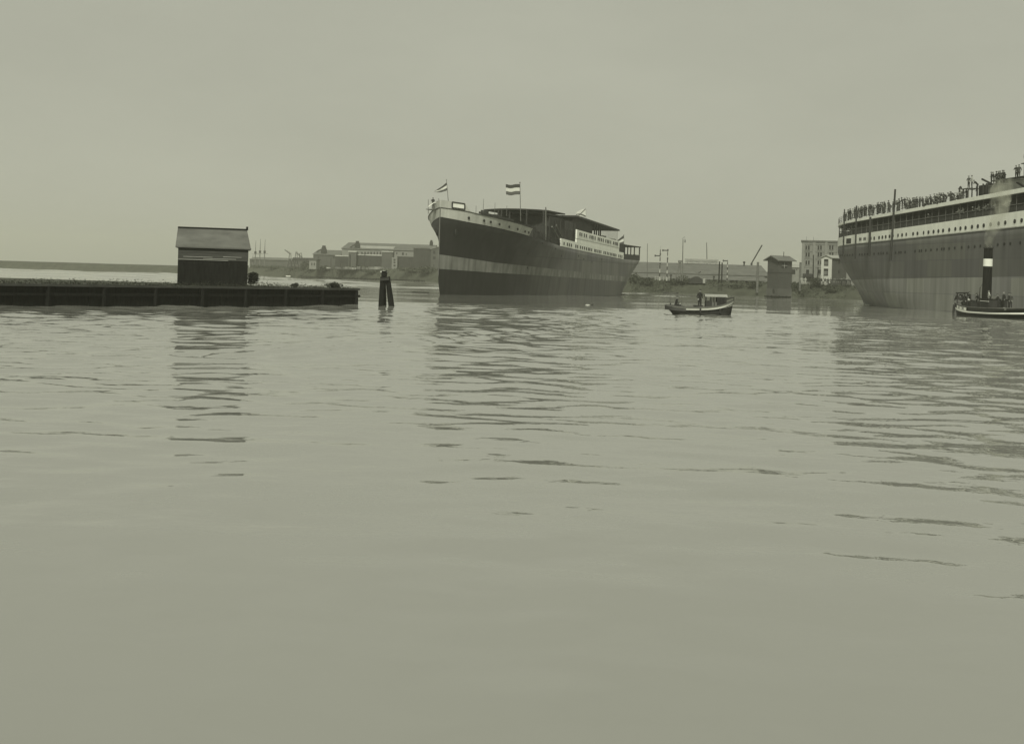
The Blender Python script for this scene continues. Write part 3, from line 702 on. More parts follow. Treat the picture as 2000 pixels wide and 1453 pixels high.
# ------------------------------------------------------------------ people: one continuous body surface, a cap as its child
def make_body(pose, hgt=1.72):
    """pose: dict of joint points in metres, facing +X, feet at z = 0"""
    bm = bmesh.new()
    def cap(p, q, r0, r1, n=10, sq=1.0):
        p = Vector(p); q = Vector(q); steps = max(2, int((q - p).length / 0.02))
        d = (q - p); 
        for k in range(2):
            c = p if k == 0 else q; r = r0 if k == 0 else r1
            bmesh.ops.create_uvsphere(bm, u_segments=n, v_segments=8, radius=r, matrix=Matrix.Translation(c))
        if d.length < 1e-4: return
        rot = d.to_track_quat('Z', 'Y').to_matrix().to_4x4()
        bmesh.ops.create_cone(bm, cap_ends=True, segments=n, radius1=r0, radius2=r1, depth=d.length, matrix=Matrix.Translation((p + q) / 2) @ rot)
    def ell(c, sx, sy, sz):
        bmesh.ops.create_uvsphere(bm, u_segments=14, v_segments=10, radius=1.0, matrix=Matrix.Translation(c) @ Matrix.Diagonal((sx, sy, sz, 1)))
    P = {k: Vector(v) for k, v in pose.items()}
    hip, chest, neck, head = P['hip'], P['chest'], P['neck'], P['head']
    up = (neck - hip).normalized()
    for k in range(7):
        c = hip.lerp(chest, k / 6); wd = 0.165 - 0.02 * math.sin(k / 6 * 3.14) + 0.02 * k / 6
        ell(c, 0.12, wd, 0.11)
    ell(chest + up * .08, 0.12, 0.19, 0.10); cap(chest + up * .1, neck, 0.085, 0.055)
    cap(neck, head - Vector((0, 0, .05)), 0.055, 0.05)
    ell(head, 0.095, 0.075, 0.115); ell(head + Vector((.012, 0, -.07)), 0.07, 0.055, 0.05)
    ell(head + Vector((.1, 0, -.015)), 0.022, 0.014, 0.025)
    for s in (-1, 1): ell(head + Vector((-.005, s * .077, -.01)), 0.022, 0.012, 0.032)
    for s, sd_ in ((1, 'l'), (-1, 'r')):
        sh = chest + up * .1 + Vector((0, s * .18, 0)); el, ha = P['elbow_' + sd_], P['hand_' + sd_]
        cap(sh, el, 0.06, 0.046); cap(el, ha, 0.046, 0.03)
        d = (ha - el).normalized(); side = Vector((0, 1, 0)) if abs(d.y) < .8 else Vector((1, 0, 0)); nrm = d.cross(side).normalized()
        pc = ha + d * .05; cap(ha, pc, 0.03, 0.034)
        for f, (o, L) in enumerate([(-.027, .065), (-.009, .078), (.009, .072), (.027, .056)]):
            a = pc + d * .028 + side * o; m_ = a + d * L * .55 + nrm * .006; e = m_ + d * L * .4 + nrm * .022
            cap(a - d * .02, m_, .0115, .0105, 6); cap(m_, e, .0105, .009, 6)
        a = ha + d * .02 + side * (-.03 * s); e = a + d * .045 + side * (-.028 * s) + nrm * .02; cap(a, e, .013, .011, 6)
        kn, ft = P['knee_' + sd_], P['foot_' + sd_]; hj = hip + Vector((0, s * .085, -.04))
        cap(hj, kn, 0.092, 0.066); cap(kn, ft + Vector((0, 0, .07)), 0.064, 0.048)
        td = P.get('toe', Vector((1, 0, 0))); cap(ft + Vector((0, 0, .045)) - td * .03, ft + Vector((0, 0, .035)) + td * .15, 0.045, 0.035)
    me = bpy.data.meshes.new('body_src'); bm.to_mesh(me); bm.free()
    o = bpy.data.objects.new('body_src', me); COL.objects.link(o)
    rm = o.modifiers.new('r', 'REMESH'); rm.mode = 'VOXEL'; rm.voxel_size = 0.016; rm.adaptivity = 0.0
    sm = o.modifiers.new('s', 'SMOOTH'); sm.factor = 0.5; sm.iterations = 2
    dg = bpy.context.evaluated_depsgraph_get(); me2 = bpy.data.meshes.new_from_object(o.evaluated_get(dg))
    bpy.data.objects.remove(o); bpy.data.meshes.remove(me)
    me2.materials.clear()
    for m_ in ('cloth_dark', 'cloth_mid', 'skin', 'timber'): me2.materials.append(M[m_])
    hl, hr = P['hand_l'], P['hand_r']
    for p in me2.polygons:
        c = p.center; mi = 0
        if (c - head).length < .15 and c.z > neck.z + .01: mi = 2
        elif min((c - hl).length, (c - hr).length) < .13 and min((c - P['elbow_l']).length, (c - P['elbow_r']).length) > .2: mi = 2
        elif min((c - P['foot_l']).length, (c - P['foot_r']).length) < .16 and c.z < max(P['foot_l'].z, P['foot_r'].z) + .09: mi = 3
        elif (c - chest).dot(up) < (hip - chest).dot(up) - .06 or min((c - P['knee_l']).length, (c - P['knee_r']).length) < .12: mi = 1
        p.material_index = mi; p.use_smooth = True
    return me2, head
def pose_stand(**k):
    d = dict(hip=(0, 0, .92), chest=(0.01, 0, 1.28), neck=(0.01, 0, 1.48), head=(.03, 0, 1.61), elbow_l=(-.02, .27, 1.12), elbow_r=(-.02, -.27, 1.12), hand_l=(.08, .26, .9), hand_r=(.08, -.26, .9),
             knee_l=(.03, .10, .5), knee_r=(.02, -.10, .5), foot_l=(0, .13, 0), foot_r=(-.02, -.12, 0)); d.update(k); return d
POSES = [
    pose_stand(),
    pose_stand(elbow_l=(.2, .24, 1.14), hand_l=(.42, .14, 1.1), elbow_r=(.2, -.24, 1.14), hand_r=(.42, -.14, 1.1), chest=(.06, 0, 1.26), neck=(.1, 0, 1.45), head=(.14, 0, 1.57)),      # hands on the rail
    pose_stand(elbow_r=(.05, -.38, 1.5), hand_r=(.05, -.3, 1.8)),                                                                                                                   # one arm raised
    pose_stand(elbow_l=(-.05, .40, 1.14), hand_l=(.05, .19, 1.0), elbow_r=(-.05, -.40, 1.14), hand_r=(.05, -.19, 1.0)),                                                            # hands on hips
    pose_stand(hip=(-.12, 0, .9), chest=(.16, 0, 1.16), neck=(.3, 0, 1.28), head=(.4, 0, 1.36), elbow_l=(.3, .26, 1.0), elbow_r=(.3, -.26, 1.0), hand_l=(.45, .1, 1.05), hand_r=(.45, -.1, 1.05)),  # leaning over
    dict(hip=(0, 0, .45), chest=(.08, 0, .8), neck=(.1, 0, .98), head=(.14, 0, 1.1), elbow_l=(.16, .26, .66), elbow_r=(.16, -.26, .66), hand_l=(.36, .14, .6), hand_r=(.36, -.14, .6),
         knee_l=(.42, .14, .5), knee_r=(.42, -.14, .5), foot_l=(.44, .14, .02), foot_r=(.44, -.14, .02)),                                                                          # seated
    pose_stand(elbow_l=(.1, .34, 1.35), hand_l=(.14, .12, 1.6), elbow_r=(.0, -.28, 1.12), hand_r=(.2, -.2, 1.08)),                                                                # shading the eyes
]
BODIES = [make_body(p) for p in POSES]
def cap_mesh(kind):
    mb = MB()
    if kind == 0:   # flat cap with a peak
        mb.ball((0, 0, .07), .105, 12, 0, (1.08, .95, .42)); mb.prism([(.06, -.07), (.15, -.045), (.165, 0), (.15, .045), (.06, .07)], 'z', .045, .06); nm = 'flat_cap'
    elif kind == 1: # bowler
        mb.ball((0, 0, .07), .095, 12, 0, (1.05, .92, .85)); mb.tube((0, 0, .045), (0, 0, .058), .145, .145, 16); nm = 'bowler_hat'
    else:           # straw boater
        mb.tube((0, 0, .05), (0, 0, .13), .09, .088, 14); mb.tube((0, 0, .04), (0, 0, .055), .15, .15, 16); nm = 'straw_hat'
    o = mb.build(nm, {0: 'cloth_dark', 1: 'timber', 2: 'cloth_light'}[kind], smooth=(kind == 0)); me = o.data; bpy.data.objects.remove(o); return nm, me
CAPS = [cap_mesh(k) for k in range(3)]
def person(loc, rz, pose=0, top='cloth_dark', legs='cloth_mid', hat=0, label='', group=None, scale=1.0):
    me, head = BODIES[pose]
    o = bpy.data.objects.new('person', me); COL.objects.link(o); o.location = loc; o.rotation_euler = (0, 0, rz); o.scale = (scale,) * 3
    for i, m_ in ((0, top), (1, legs)):
        o.material_slots[i].link = 'OBJECT'; o.material_slots[i].material = M[m_]
    if hat is not None:
        nm, cm = CAPS[hat]; h = bpy.data.objects.new(nm, cm); COL.objects.link(h); h.parent = o; h.location = head + Vector((-.005, 0, .0))
    return tag(o, label, 'person', group)
rnd = random.Random(11)
TOPS = ['cloth_dark'] * 6 + ['cloth_mid'] * 3 + ['cloth_light']
ORD = ['first', 'second', 'third', 'fourth', 'fifth', 'sixth', 'seventh', 'eighth', 'ninth', 'tenth', 'eleventh', 'twelfth', 'thirteenth', 'fourteenth', 'fifteenth', 'sixteenth', 'seventeenth', 'eighteenth', 'nineteenth', 'twentieth', 'twenty-first', 'twenty-second']
TOPNAME = {'cloth_dark': 'dark-clad', 'cloth_mid': 'grey-clad', 'cloth_light': 'pale-shirted'}; HATN = {0: 'cap', 1: 'bowler hat', 2: 'straw hat', None: 'bare head'}
POSN = {0: 'standing', 1: 'with hands on the rail', 2: 'raising one arm', 3: 'with hands on hips', 4: 'leaning over the rail', 5: 'seated', 6: 'shading the eyes'}

# the row along the boat deck of the right ship, section by section
FACE = a2z - math.pi / 2
secs = [(1640, 1648, 6, 'left of the first spar'), (1652, 1671, 13, 'between first and second spars'), (1676, 1697, 15, 'between second and third spars'),
        (1703, 1746, 20, 'between third and tallest spars'), (1751, 1800, 21, 'just right of the tallest spar'), (1803, 1846, 20, 'left of the second cowl vent'), (1855, 1870, 5, 'between cowl vent and lookout platform')]
for (p0, p1, n, where) in secs:
    for k in range(n):
        px = p0 + (p1 - p0) * (k + .5) / n + rnd.uniform(-.8, .8)
        t, z = S2(px, 452 - (px - 1640) * .27 - 8); t = max(t, .9)
        back = rnd.choice([.35, .4, .45, .9, 1.4]); b_ = max(0.05, b2(t, 9) - back)
        if t < 4: t = max(t, 1.0 + rnd.random())
        p = w2(t, -b_, z_st1(t) - .1 + (.38 if 1650 < px < 1762 else 0)); ps = rnd.choice([0, 1, 1, 1, 4, 3, 6, 2, 1, 0]) if px < 1800 else rnd.choice([1, 1, 4, 4, 5, 5])
        hb = rnd.choice([0, 0, 0, 1, 2, None]); tp = rnd.choice(TOPS)
        q = person(p, FACE + rnd.uniform(-.5, .5), ps, tp, rnd.choice(['cloth_dark', 'cloth_mid']), hb,
               '%s %s of the deck crowd %s' % (TOPNAME[tp], ORD[k], where), 'crowd on the top deck of the right ship', rnd.uniform(.94, 1.04))
# second row behind the rail at the stern, on the promenade deck
for k, px in enumerate([1640, 1643, 1646.5, 1657, 1664]):
    t, z = S2(px, 455); t = max(t, 1.0 + k * .4); p = w2(t, -max(.05, b2(t, 9) - .5), z_bt(t))
    person(p, FACE + rnd.uniform(-.4, .4), rnd.choice([0, 1, 3]), TOPS[k], 'cloth_dark', 0, 'person under the deck edge at the stern of the right ship, %s from the left' % ORD[k], 'people on the promenade deck of the right ship')
for k, px in enumerate([1741, 1811, 1866, 1874, 1897, 1905, 1918, 1927, 1936, 1957, 1970]):
    t, z = S2(px, 430); p = w2(t, -(b2(t, 9) - .55), z_bt(t) + .0); tp = ['cloth_light', 'cloth_mid', 'cloth_light'][k % 3]
    person(p, FACE, [1, 4, 1][k % 3], tp, 'cloth_dark', [0, 2, None][k % 3], '%s person in the shade of the promenade deck, %s counted from the stern' % (TOPNAME[tp], ORD[k]), 'people on the promenade deck of the right ship')
# two men on the lookout platform, three more places on the house top
for k, (px, tp, ps, lb) in enumerate([(1873.5, 'cloth_mid', 3, 'man standing with elbows out at the left edge of the lookout platform'), (1880, 'cloth_light', 0, 'pale-shirted man standing at the right edge of the lookout platform')]):
    t, z = S2(px, 365); person(w2(tp_ - .45 + .9 * k, -7.1, 16.35), FACE + .4 - k, ps, tp, 'cloth_dark', 0, lb, 'two men on the lookout platform')
t = S2(1886, 380)[0]; person(w2(t, -7.0, z_st1(t) + 1.0), FACE, 4, 'cloth_dark', 'cloth_dark', 0, 'stooping dark figure just right of the lookout platform')
for k, px in enumerate([1933, 1936, 1940, 1943.5, 1946, 1950, 1953, 1957.5, 1981, 1986, 1999]):
    t = S2(px, 345)[0]; dz = 0 if px < 1990 else 1.5
    tp = rnd.choice(TOPS[:9]); person(w2(t, -8.15 - rnd.uniform(-.1, .15), 16.15 + dz + (.0 if px < 1960 else .35)), FACE + rnd.uniform(-.7, .7), [0, 1, 0, 3, 0, 1, 3, 1, 1, 0, 0][k], tp, 'cloth_dark', [0, 0, 1, None, 0, 0, 1, 0, 0, 0, 0][k],
        '%s person on the highest roof of the right ship, %s from the left' % (TOPNAME[tp], ORD[k]), 'people on the roof of the right ship')
tA, tB = S2(1930, 350)[0], S2(1992, 345)[0]; mb = MB(); mb.bar((tA, -8.15, 16.1), (tA + (tB - tA) * .55, -8.15, 16.1), .6, .08); mb.bar((tA + (tB - tA) * .62, -8.15, 16.45), (tB, -8.15, 16.45), .6, .08); mb.build('staging_plank', 'wood', ship2)
t = S2(1999, 330)[0]; mb = MB(); mb.box2(t - 1.2, t + 1.5, -8.2, -6, 18.25, 18.35); mb.bar((t - .9, -7.9, 16.8), (t - .9, -7.9, 18.3), .1, .1); mb.bar((t + 1.2, -7.9, 16.8), (t + 1.2, -7.9, 18.3), .1, .1); mb.build('roof_platform', 'wood', ship2)
# lookout at the bow of the left ship, on a little staging
t0 = 1.6
stg = MB(); pos = at(845.5, 409, 184.5)
person((pos.x, pos.y, pos.z), -1.7, 1, 'cloth_dark', 'cloth_dark', 0, 'lone dark figure leaning on the white rail at the bow of the left ship')
L1 = lambda P: Vector(((P.x - O1[0]) * A1[0] + (P.y - O1[1]) * A1[1], -(P.x - O1[0]) * A1[1] + (P.y - O1[1]) * A1[0], P.z))
lp = L1(pos); mb = MB(); mb.box((lp.x, lp.y, lp.z - .06), (1.8, 1.4, .1)); mb.build('bow_staging', 'wood', ship1)
qa, qb, qc = L1(at(836.5, 404, 184)), L1(at(847, 396.5, 184)), L1(at(858, 394, 184))
mb = MB(); mb.bar(qa, qb, .1, .12); mb.bar(qb, qc, .08, .08); mb.build('staging_rail', 'canvas', ship1)
for px, a, b in [(836.5, 390, 418), (857, 388, 410)]:
    mb = MB(); mb.tube(L1(at(px, b, 184)), L1(at(px, a, 184)), .05, .04, 6); mb.build('rail_stanchion', 'steel_mid', ship1)

# ------------------------------------------------------------------ small craft
def boat_rows(L, Bm, rim, keelz, full_b=0.5, full_s=0.35, nst=30, lv=(0, .35, .7, 1), stern_b=0.0, rake=(0.0, 0.0)):
    rows = {}
    for sd_ in (-1, 1):
        rr = []
        for v in lv:
            row = []
            for i in range(nst + 1):
                u = i / nst; x0 = rake[0] * (1 - v); x1 = L - rake[1] * (1 - v); x = x0 + (x1 - x0) * u
                fb = 1 - (1 - clamp(u / full_b)) ** 2.2; fs = 1 - (1 - clamp((1 - u) / full_s)) ** 2.4
                b = Bm / 2 * max(fb * fs, 0) * (0.72 + 0.28 * v ** .7)
                z = keelz + (rim(x) - keelz) * v; row.append((x, sd_ * b, z))
            rr.append(row)
        rows[sd_] = rr
    return rows
# --- tug
Pb, Ps = at(1866, 600, 149), at(2020, 620, 131)
LT = (Vector((Ps.x, Ps.y)) - Vector((Pb.x, Pb.y))).length; rzT = math.atan2(Ps.y - Pb.y, Ps.x - Pb.x)
tug = empty('tug_boat', (Pb.x, Pb.y, 0), 'small steam tug, tall dark funnel with white band, crew on deck, at far right', 'tug', rz=rzT)
rimT = lambda x: 1.0 + 1.15 * clamp(1 - x / 9.0) ** 2 + 0.25 * clamp((x - 12) / 7) ** 2
rows = boat_rows(LT, 4.6, rimT, -0.5, .42, .28, 40, (0, .3, .55, .8, 1), rake=(.8, 2.6))
mb = MB()
for sd_ in (-1, 1):
    for i in range(4): mb.grid(rows[sd_][i:i + 2], 1 if i == 3 else 0)
dk = [[(p[0], p[1] * .95, p[2] - .35) for p in rows[-1][-1]], [(p[0], p[1] * .95, p[2] - .35) for p in rows[1][-1]]]
mb.grid(dk, 2)
mb.build('hull', ['black_hull', 'steel', 'wood'], tug, smooth=True, merge=.003)
def rim_belt(rows_, name, parent, dz0, dz1, mt, out=.06):
    mb = MB(); ring = []
    P = [(p, 1) for p in rows_[1][-1][::-1]] + [(p, -1) for p in rows_[-1][-1][1:]]
    for (x, y, z), sd_ in P:
        y2 = y + sd_ * out; k = 1 if abs(y) > .01 else 0
        ring.append([(x, y2, z + dz0), (x, y2, z + dz1), (x, y - sd_ * .02, z + dz1), (x, y - sd_ * .02, z + dz0)])
    mb.grid(ring, 0, True); return mb.build(name, mt, parent)
rim_belt(rows, 'rubbing_strake', tug, -.62, -.46, 'white', .10)
rim_belt(rows, 'gunwale', tug, -.04, .06, 'steel_mid', .05)
def boat_board(rows_, parent, i0, i1, dz0, dz1, text, size, name='name_or_sky_board', mt='canvas'):
    r = rows_[-1][-1]; mb = MB(); g = []
    for i in range(i0, i1 + 1):
        x, y, z = r[i]; g.append([(x, y - .08, z + dz0), (x, y - .08, z + dz1), (x, y - .03, z + dz1), (x, y - .03, z + dz0)])
    mb.grid(g, 0, True); o = mb.build(name, mt, parent)
    a, b = Vector(r[i0]), Vector(r[i1]); m_ = (a + b) / 2
    d = (b - a); ang = math.atan2(d.y, d.x)
    lettering(text, size, .004, o, (m_.x, m_.y - .14, (a.z + b.z) / 2 + dz0 + .05), (math.pi / 2, -math.atan2(d.z, Vector((d.x, d.y)).length), ang), 'steel')
boat_board(rows, tug, 11, 17, -.42, -.10, 'ZEEHOND', .36)
# casing, funnel, towing gear
fx = 7.6
mb = MB(); mb.box2(5.6, 12.0, -1.05, 1.05, .6, 1.0); mb.build('engine_casing', 'steel', tug)
mb = MB(); mb.box2(4.0, 6.3, -1.15, 1.15, .6, 1.55); mb.build('companionway', 'steel', tug)
mb = MB(); mb.box2(8.4, 10.2, -1.1, 1.1, 1.0, 1.95); mb.box2(8.3, 10.3, -1.2, 1.2, 1.95, 2.0); mb.build('wheel_shelter', 'steel', tug)
fun = MB(); f0, f1 = Vector((fx, 0, 1.0)), Vector((fx + .12, 0, 7.6))
fun.tube(f0, f1, .52, .46, 20); fun.build('funnel', 'timber', tug, smooth=False)
fb = MB(); fb.tube(f0.lerp(f1, .69), f0.lerp(f1, .815), .50, .488, 20); fb.build('funnel_band', 'white', tug)
fb = MB(); fb.tube(f0.lerp(f1, .985), f0.lerp(f1, 1.004), .54, .54, 20); fb.build('funnel_rim', 'steel', tug)
mb = MB(); mb.tube((5.2, .3, 1), (5.4, .3, 3.2), .05, .03, 6); mb.tube((5.3, .3, 3.0), (fx, 0, 4.6), .02, .02, 4); mb.build('steam_pipe', 'steel', tug)
mb = MB(); mb.bar((3.0, -1.3, 2.5), (5.9, -1.3, 2.55), .22, .16); 
for x in (3.2, 5.7): mb.bar((x, -1.3, 1.1), (x, -1.3, 2.5), .08, .08)
mb.build('awning_rail', 'steel', tug)
mb = MB(); mb.bar((9.6, -1.7, 1.75), (11.6, -1.7, 1.7), .06, .05); mb.build('handrail', 'canvas', tug)
for x in (9.7, 11.5): mb = MB(); mb.bar((x, -1.7, .9), (x, -1.7, 1.72), .05, .05); mb.build('rail_post', 'steel', tug)
fpt = Vector(rows[-1][-1][10]); mb = MB(); mb.tube(fpt + Vector((0, -.25, -.1)), fpt + Vector((-.1, -.3, -1.0)), .15, .13, 8); mb.tube(fpt + Vector((-.1, -.3, -1.0)), fpt + Vector((0, -.28, -1.6)), .13, .08, 8); mb.build('fender', 'steel', tug)
mb = MB(); mb.tube((.3, 0, 1.7), (.3, 0, 2.3), .1, .1, 8); mb.tube((-.0, 0, 2.15), (.6, 0, 2.15), .06, .06, 6); mb.build('bow_bitt', 'steel', tug)
mb = MB(); mb.ball((15.2, -1.75, 1.0), .26, 12, 0, (1.8, .5, .6)); mb.build('hull_highlight', 'dull_white', tug, smooth=True)  # soft bright highlight on the hull side, modelled as a pale lump
mb = MB(); mb.ball((4.8, -.9, 1.75), .4, 12, 0, (1.3, .8, .5)); mb.build('rope_coil', 'dull_white', tug, smooth=True)
def tw(x, y, z): 
    return Vector((Pb.x + x * math.cos(rzT) - y * math.sin(rzT), Pb.y + x * math.sin(rzT) + y * math.cos(rzT), z))
FT = rzT - math.pi / 2
for (x, y, z, ps, tp, hb, dr, lb) in [
    (2.4, -.3, 1.1, 4, 'cloth_dark', 0, .4, 'dark figure stooping at the bow of the tug, leftmost aboard'), (3.0, .3, 1.0, 1, 'cloth_dark', 0, .3, 'crewman in a cap behind the rail near the bow of the tug'),
    (4.1, .6, 1.0, 0, 'cloth_mid', None, -.4, 'crewman standing by the companionway on the tug foredeck'), (5.0, -1.3, .75, 0, 'cloth_dark', 0, .6, 'crewman by the rope coil left of the tug funnel'),
    (6.5, -.3, 1.0, 4, 'cloth_dark', 0, .2, 'man bending just left of the tug funnel'),
    (10.2, -1.0, 1.2, 3, 'cloth_light', 0, -.3, 'man in pale sleeves with bent arm, just right of the tug funnel'), (11.0, .3, 1.05, 0, 'cloth_dark', None, .1, 'slim dark figure half hidden behind the pale-sleeved man on the tug'),
    (12.2, -.9, .85, 1, 'cloth_dark', 0, -.9, 'man reaching forward on the tug afterdeck'), (12.7, .2, .95, 0, 'cloth_mid', 0, .5, 'man behind the reaching man on the tug afterdeck'),
    (13.6, -.5, .95, 0, 'cloth_dark', 0, 2.6, 'rightmost man on the tug, standing with his back turned')]:
    person(tw(x, y, z), FT + dr, ps, tp, 'cloth_dark', hb, lb, 'crew on the tug')

# --- motor launch with a cabin
YB = 113.0; PL = at(1298, 610, YB)
launch = empty('motor_launch', (PL.x, YB, 0), 'small wooden launch with a roofed cabin, moving on open water between the two ships', 'launch', rz=R(-4))
LL = 6.0
rimL = lambda x: .66 - .1 * math.sin(min(x, 4) / 4 * 3.14) + .62 * clamp((x - 3.6) / 2.4) ** 2.0
rl = boat_rows(LL, 1.9, rimL, -.25, .16, .20, 40, (0, .3, .55, .72, 1), rake=(.9, .25))
mb = MB()
for sd_ in (-1, 1):
    for i in range(4): mb.grid(rl[sd_][i:i + 2], 1 if i == 3 else 0)
mb.grid([[(p[0], p[1] * .93, min(p[2] - .28, .36)) for p in rl[-1][-1]], [(p[0], p[1] * .93, min(p[2] - .28, .36)) for p in rl[1][-1]]], 2)
mb.build('hull', ['steel', 'launch_white', 'wood'], launch, smooth=True, merge=.003)
rim_belt(rl, 'gunwale', launch, -.05, .05, 'wood', .05); rim_belt(rl, 'rubbing_strake', launch, -.30, -.25, 'steel', .05)
def cover(x0, x1, nm, mt, dz=.12, parent=launch, rows_=rl):
    mb = MB(); g = []
    for k in range(13):
        i = int(round((x0 + (x1 - x0) * k / 12) / LL * 40)); x, y, z = rows_[-1][-1][i]; b = abs(y) + .07; kx = math.sin(math.pi * k / 12) ** .4
        g.append([(x, b * math.cos(a) * 1.0, z - .34 + (.40 + dz * kx) * max(0, math.sin(a)) ** .6 if math.sin(a) > 0 else z - .34) for a in [math.pi * j / 10 for j in range(11)]])
    mb.grid(g); return mb.build(nm, mt, parent, smooth=True)
cover(0.02, 1.85, 'stern_cover', 'steel', .06)
cab = MB(); n = 10
x0, x1, hw = 3.55, 5.3, .66
arch = [(y, 1.62 + .16 * (1 - (y / hw) ** 2)) for y in [-hw - .06 + (2 * hw + .12) * k / n for k in range(n + 1)]]
g = [[(x, y, z) for y, z in arch] + [(x, y, z - .05) for y, z in arch[::-1]] for x in (x0 - .1, (x0 + x1) / 2, x1 + .1)]
cab.grid(g, 0, True); cab.add(g[0], [tuple(range(len(g[0])))]); cab.add(g[-1], [tuple(range(len(g[-1])))]); 
cab.build('cabin_roof', 'roof_light', launch)
for sd_ in (-1, 1):
    mb = MB(); y = sd_ * hw
    mb.box2(x0 + .95, x1 + .0, y - .03, y + .03, .4, .95); mb.box2(x0 + .95, x1, y - .03, y + .03, 1.48, 1.62); mb.box2(x0, x0 + .5, y - .03, y + .03, .4, 1.18)
    for x in (x0 + .02, x0 + .48, x0 + .72, x0 + .98, x0 + 1.35, x0 + 1.65, x1 - .03): mb.box((x, y, 1.0), (.07, .07, 1.22))
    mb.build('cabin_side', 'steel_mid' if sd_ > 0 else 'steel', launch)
    gl = MB(); gl.box2(x0 + 1.0, x1 - .06, y - .01, y + .01, .95, 1.48); gl.build('window', 'hole', launch)
mb = MB(); mb.box2(x1 - .03, x1 + .03, -hw + .04, hw - .04, .4, 1.62); mb.build('cabin_front', 'steel', launch)
mb = MB(); mb.box2(x0 + .5, x0 + .95, -hw + .02, -hw + .05, .4, 1.1); mb.build('cabin_door', 'steel_mid', launch)
mb = MB(); mb.box2(2.55, 3.3, -.55, .55, .3, .78); mb.build('engine_box', 'steel', launch)
mb = MB(); mb.box2(1.8, 2.2, -.7, .7, .35, .55); mb.build('thwart', 'wood', launch)
mb = MB(); pr = [(LL - .9, -.62, 1.25), (LL - .4, -.4, 1.45), (LL + .02, 0, 1.55), (LL - .4, .4, 1.45), (LL - .9, .62, 1.25)]
mb.path(pr, .045, 6)
for p in pr[::2]: mb.tube(p, (p[0] - .02, p[1], p[2] - .35), .03, .03, 5)
mb.build('bow_rail', 'steel', launch)
for x in (3.05, 4.75):
    mb = MB(); mb.tube((x, -1.0, .55), (x, -1.03, .12), .07, .07, 8); mb.build('fender', 'steel', launch)
mb = MB(); mb.tube((.5, 0, .7), (.5, 0, .9), .05, .05, 8); mb.tube((.9, -.2, .7), (.92, -.2, .98), .05, .03, 8); mb.build('mooring_post', 'steel', launch)
def lw(x, y, z): a = R(-4); return Vector((PL.x + x * math.cos(a) - y * math.sin(a), YB + x * math.sin(a) + y * math.cos(a), z))
person(lw(3.02, -.3, .36), R(-60), 0, 'cloth_dark', 'cloth_dark', 0, 'helmsman standing beside the launch cabin', 'people in the launch', 1.06)
person(lw(.95, 0, .30), R(-4), 5, 'cloth_dark', 'cloth_dark', 0, 'hunched passenger seated alone at the stern of the launch', 'people in the launch')

# --- rowing boats and floating odds and ends
def skiff(px, py, Y, L, label, group, mt='steel', rz=0, wd=1.2):
    P = at(px, py, Y); root = empty('rowing_boat', (P.x, Y, 0), label, 'rowing boat', group, rz=rz)
    rr = boat_rows(L, wd, lambda x: .42 + .22 * abs(2 * x / L - 1) ** 2, -.1, .5, .4, 20, (0, .5, 1)); mb = MB()
    for sd_ in (-1, 1): mb.grid(rr[sd_])
    mb.grid([[(p[0], p[1] * .9, .12) for p in rr[-1][-1]], [(p[0], p[1] * .9, .12) for p in rr[1][-1]]]); mb.build('hull', mt, root, smooth=True, merge=.003)
    rim_belt(rr, 'gunwale', root, -.03, .04, 'wood', .03)
    for x in (.35, .62):
        mb = MB(); mb.box((L * x, 0, .36), (.2, wd * .8, .03)); mb.build('thwart', 'wood', root)
    return root
skiff(1295, 573, 300, 3.6, 'low dark rowing boat moored under the grassy bank, left of the launch', 'rowing boats under the banks')
sk = skiff(554, 545, 600, 4.2, 'tiny boat with a pale cover moored at the far left bank', 'rowing boats under the banks'); mb = MB(); mb.box((2.1, 0, .6), (2.2, .9, .5)); mb.build('cover', 'white', sk)
P = at(1148, 594, 2.6 * 2500 / 47); mb = MB(); mb.ball((0, 0, .0), .15, 12, 0, (1.9, .8, .6)); mb.ball((.5, 0, .05), .14, 10, 1, (1, .8, .8)); o = mb.build('mooring_buoy', ['dull_white', 'steel'], smooth=True); o.location = (P.x, P.y, 0); tag(o, 'small pale float with a dark end in the water off the left ship side', 'buoy')
P = at(805, 571, 2.6 * 2500 / 32.5); mb = MB(); mb.tube((0, 0, .05), (2.6, .3, .03), .09, .07, 8); o = mb.build('floating_log', 'timber'); o.location = (P.x, P.y, 0); tag(o, 'thin dark log floating between the mooring piles and the left ship', 'log')

# ------------------------------------------------------------------ mooring dolphin
YD = 105.0
dol = empty('mooring_dolphin', (at(752, 597, YD).x, YD, 0), 'leaning pair of tarred mooring piles with a pale cap, standing alone in the water', 'mooring piles')
def rel(px, py, Y, dy=0.0): p = at(px, py, Y + dy); return (p.x - dol.location.x, p.y - dol.location.y, p.z)
for (a, b, r0, r1, dy) in [((744, 601), (747.5, 541), .24, .2, 0), ((767, 598), (757, 541), .26, .2, .1), ((752, 600), (750, 533), .16, .13, 1.2)]:
    mb = MB(); p = rel(*a, YD, dy); p = (p[0], p[1], -.6); mb.tube(p, rel(*b, YD, dy), r0, r1, 12); mb.build('pile', 'timber', dol)
mb = MB(); c = rel(750.5, 535, YD, .5); mb.box((c[0], c[1], c[2]), (.42, .5, .5)); mb.build('pile_head', 'timber', dol)
mb = MB(); c = rel(749.5, 531.5, YD, .5); mb.ball(c, .26, 12, 0, (1.1, .9, .5)); mb.build('pile_cap', 'white', dol, smooth=True)
mb = MB(); a, b = rel(743, 546, YD, -.25), rel(760, 545, YD, -.25); mb.bar(a, b, .1, .22); mb.build('chain_band', 'steel', dol)

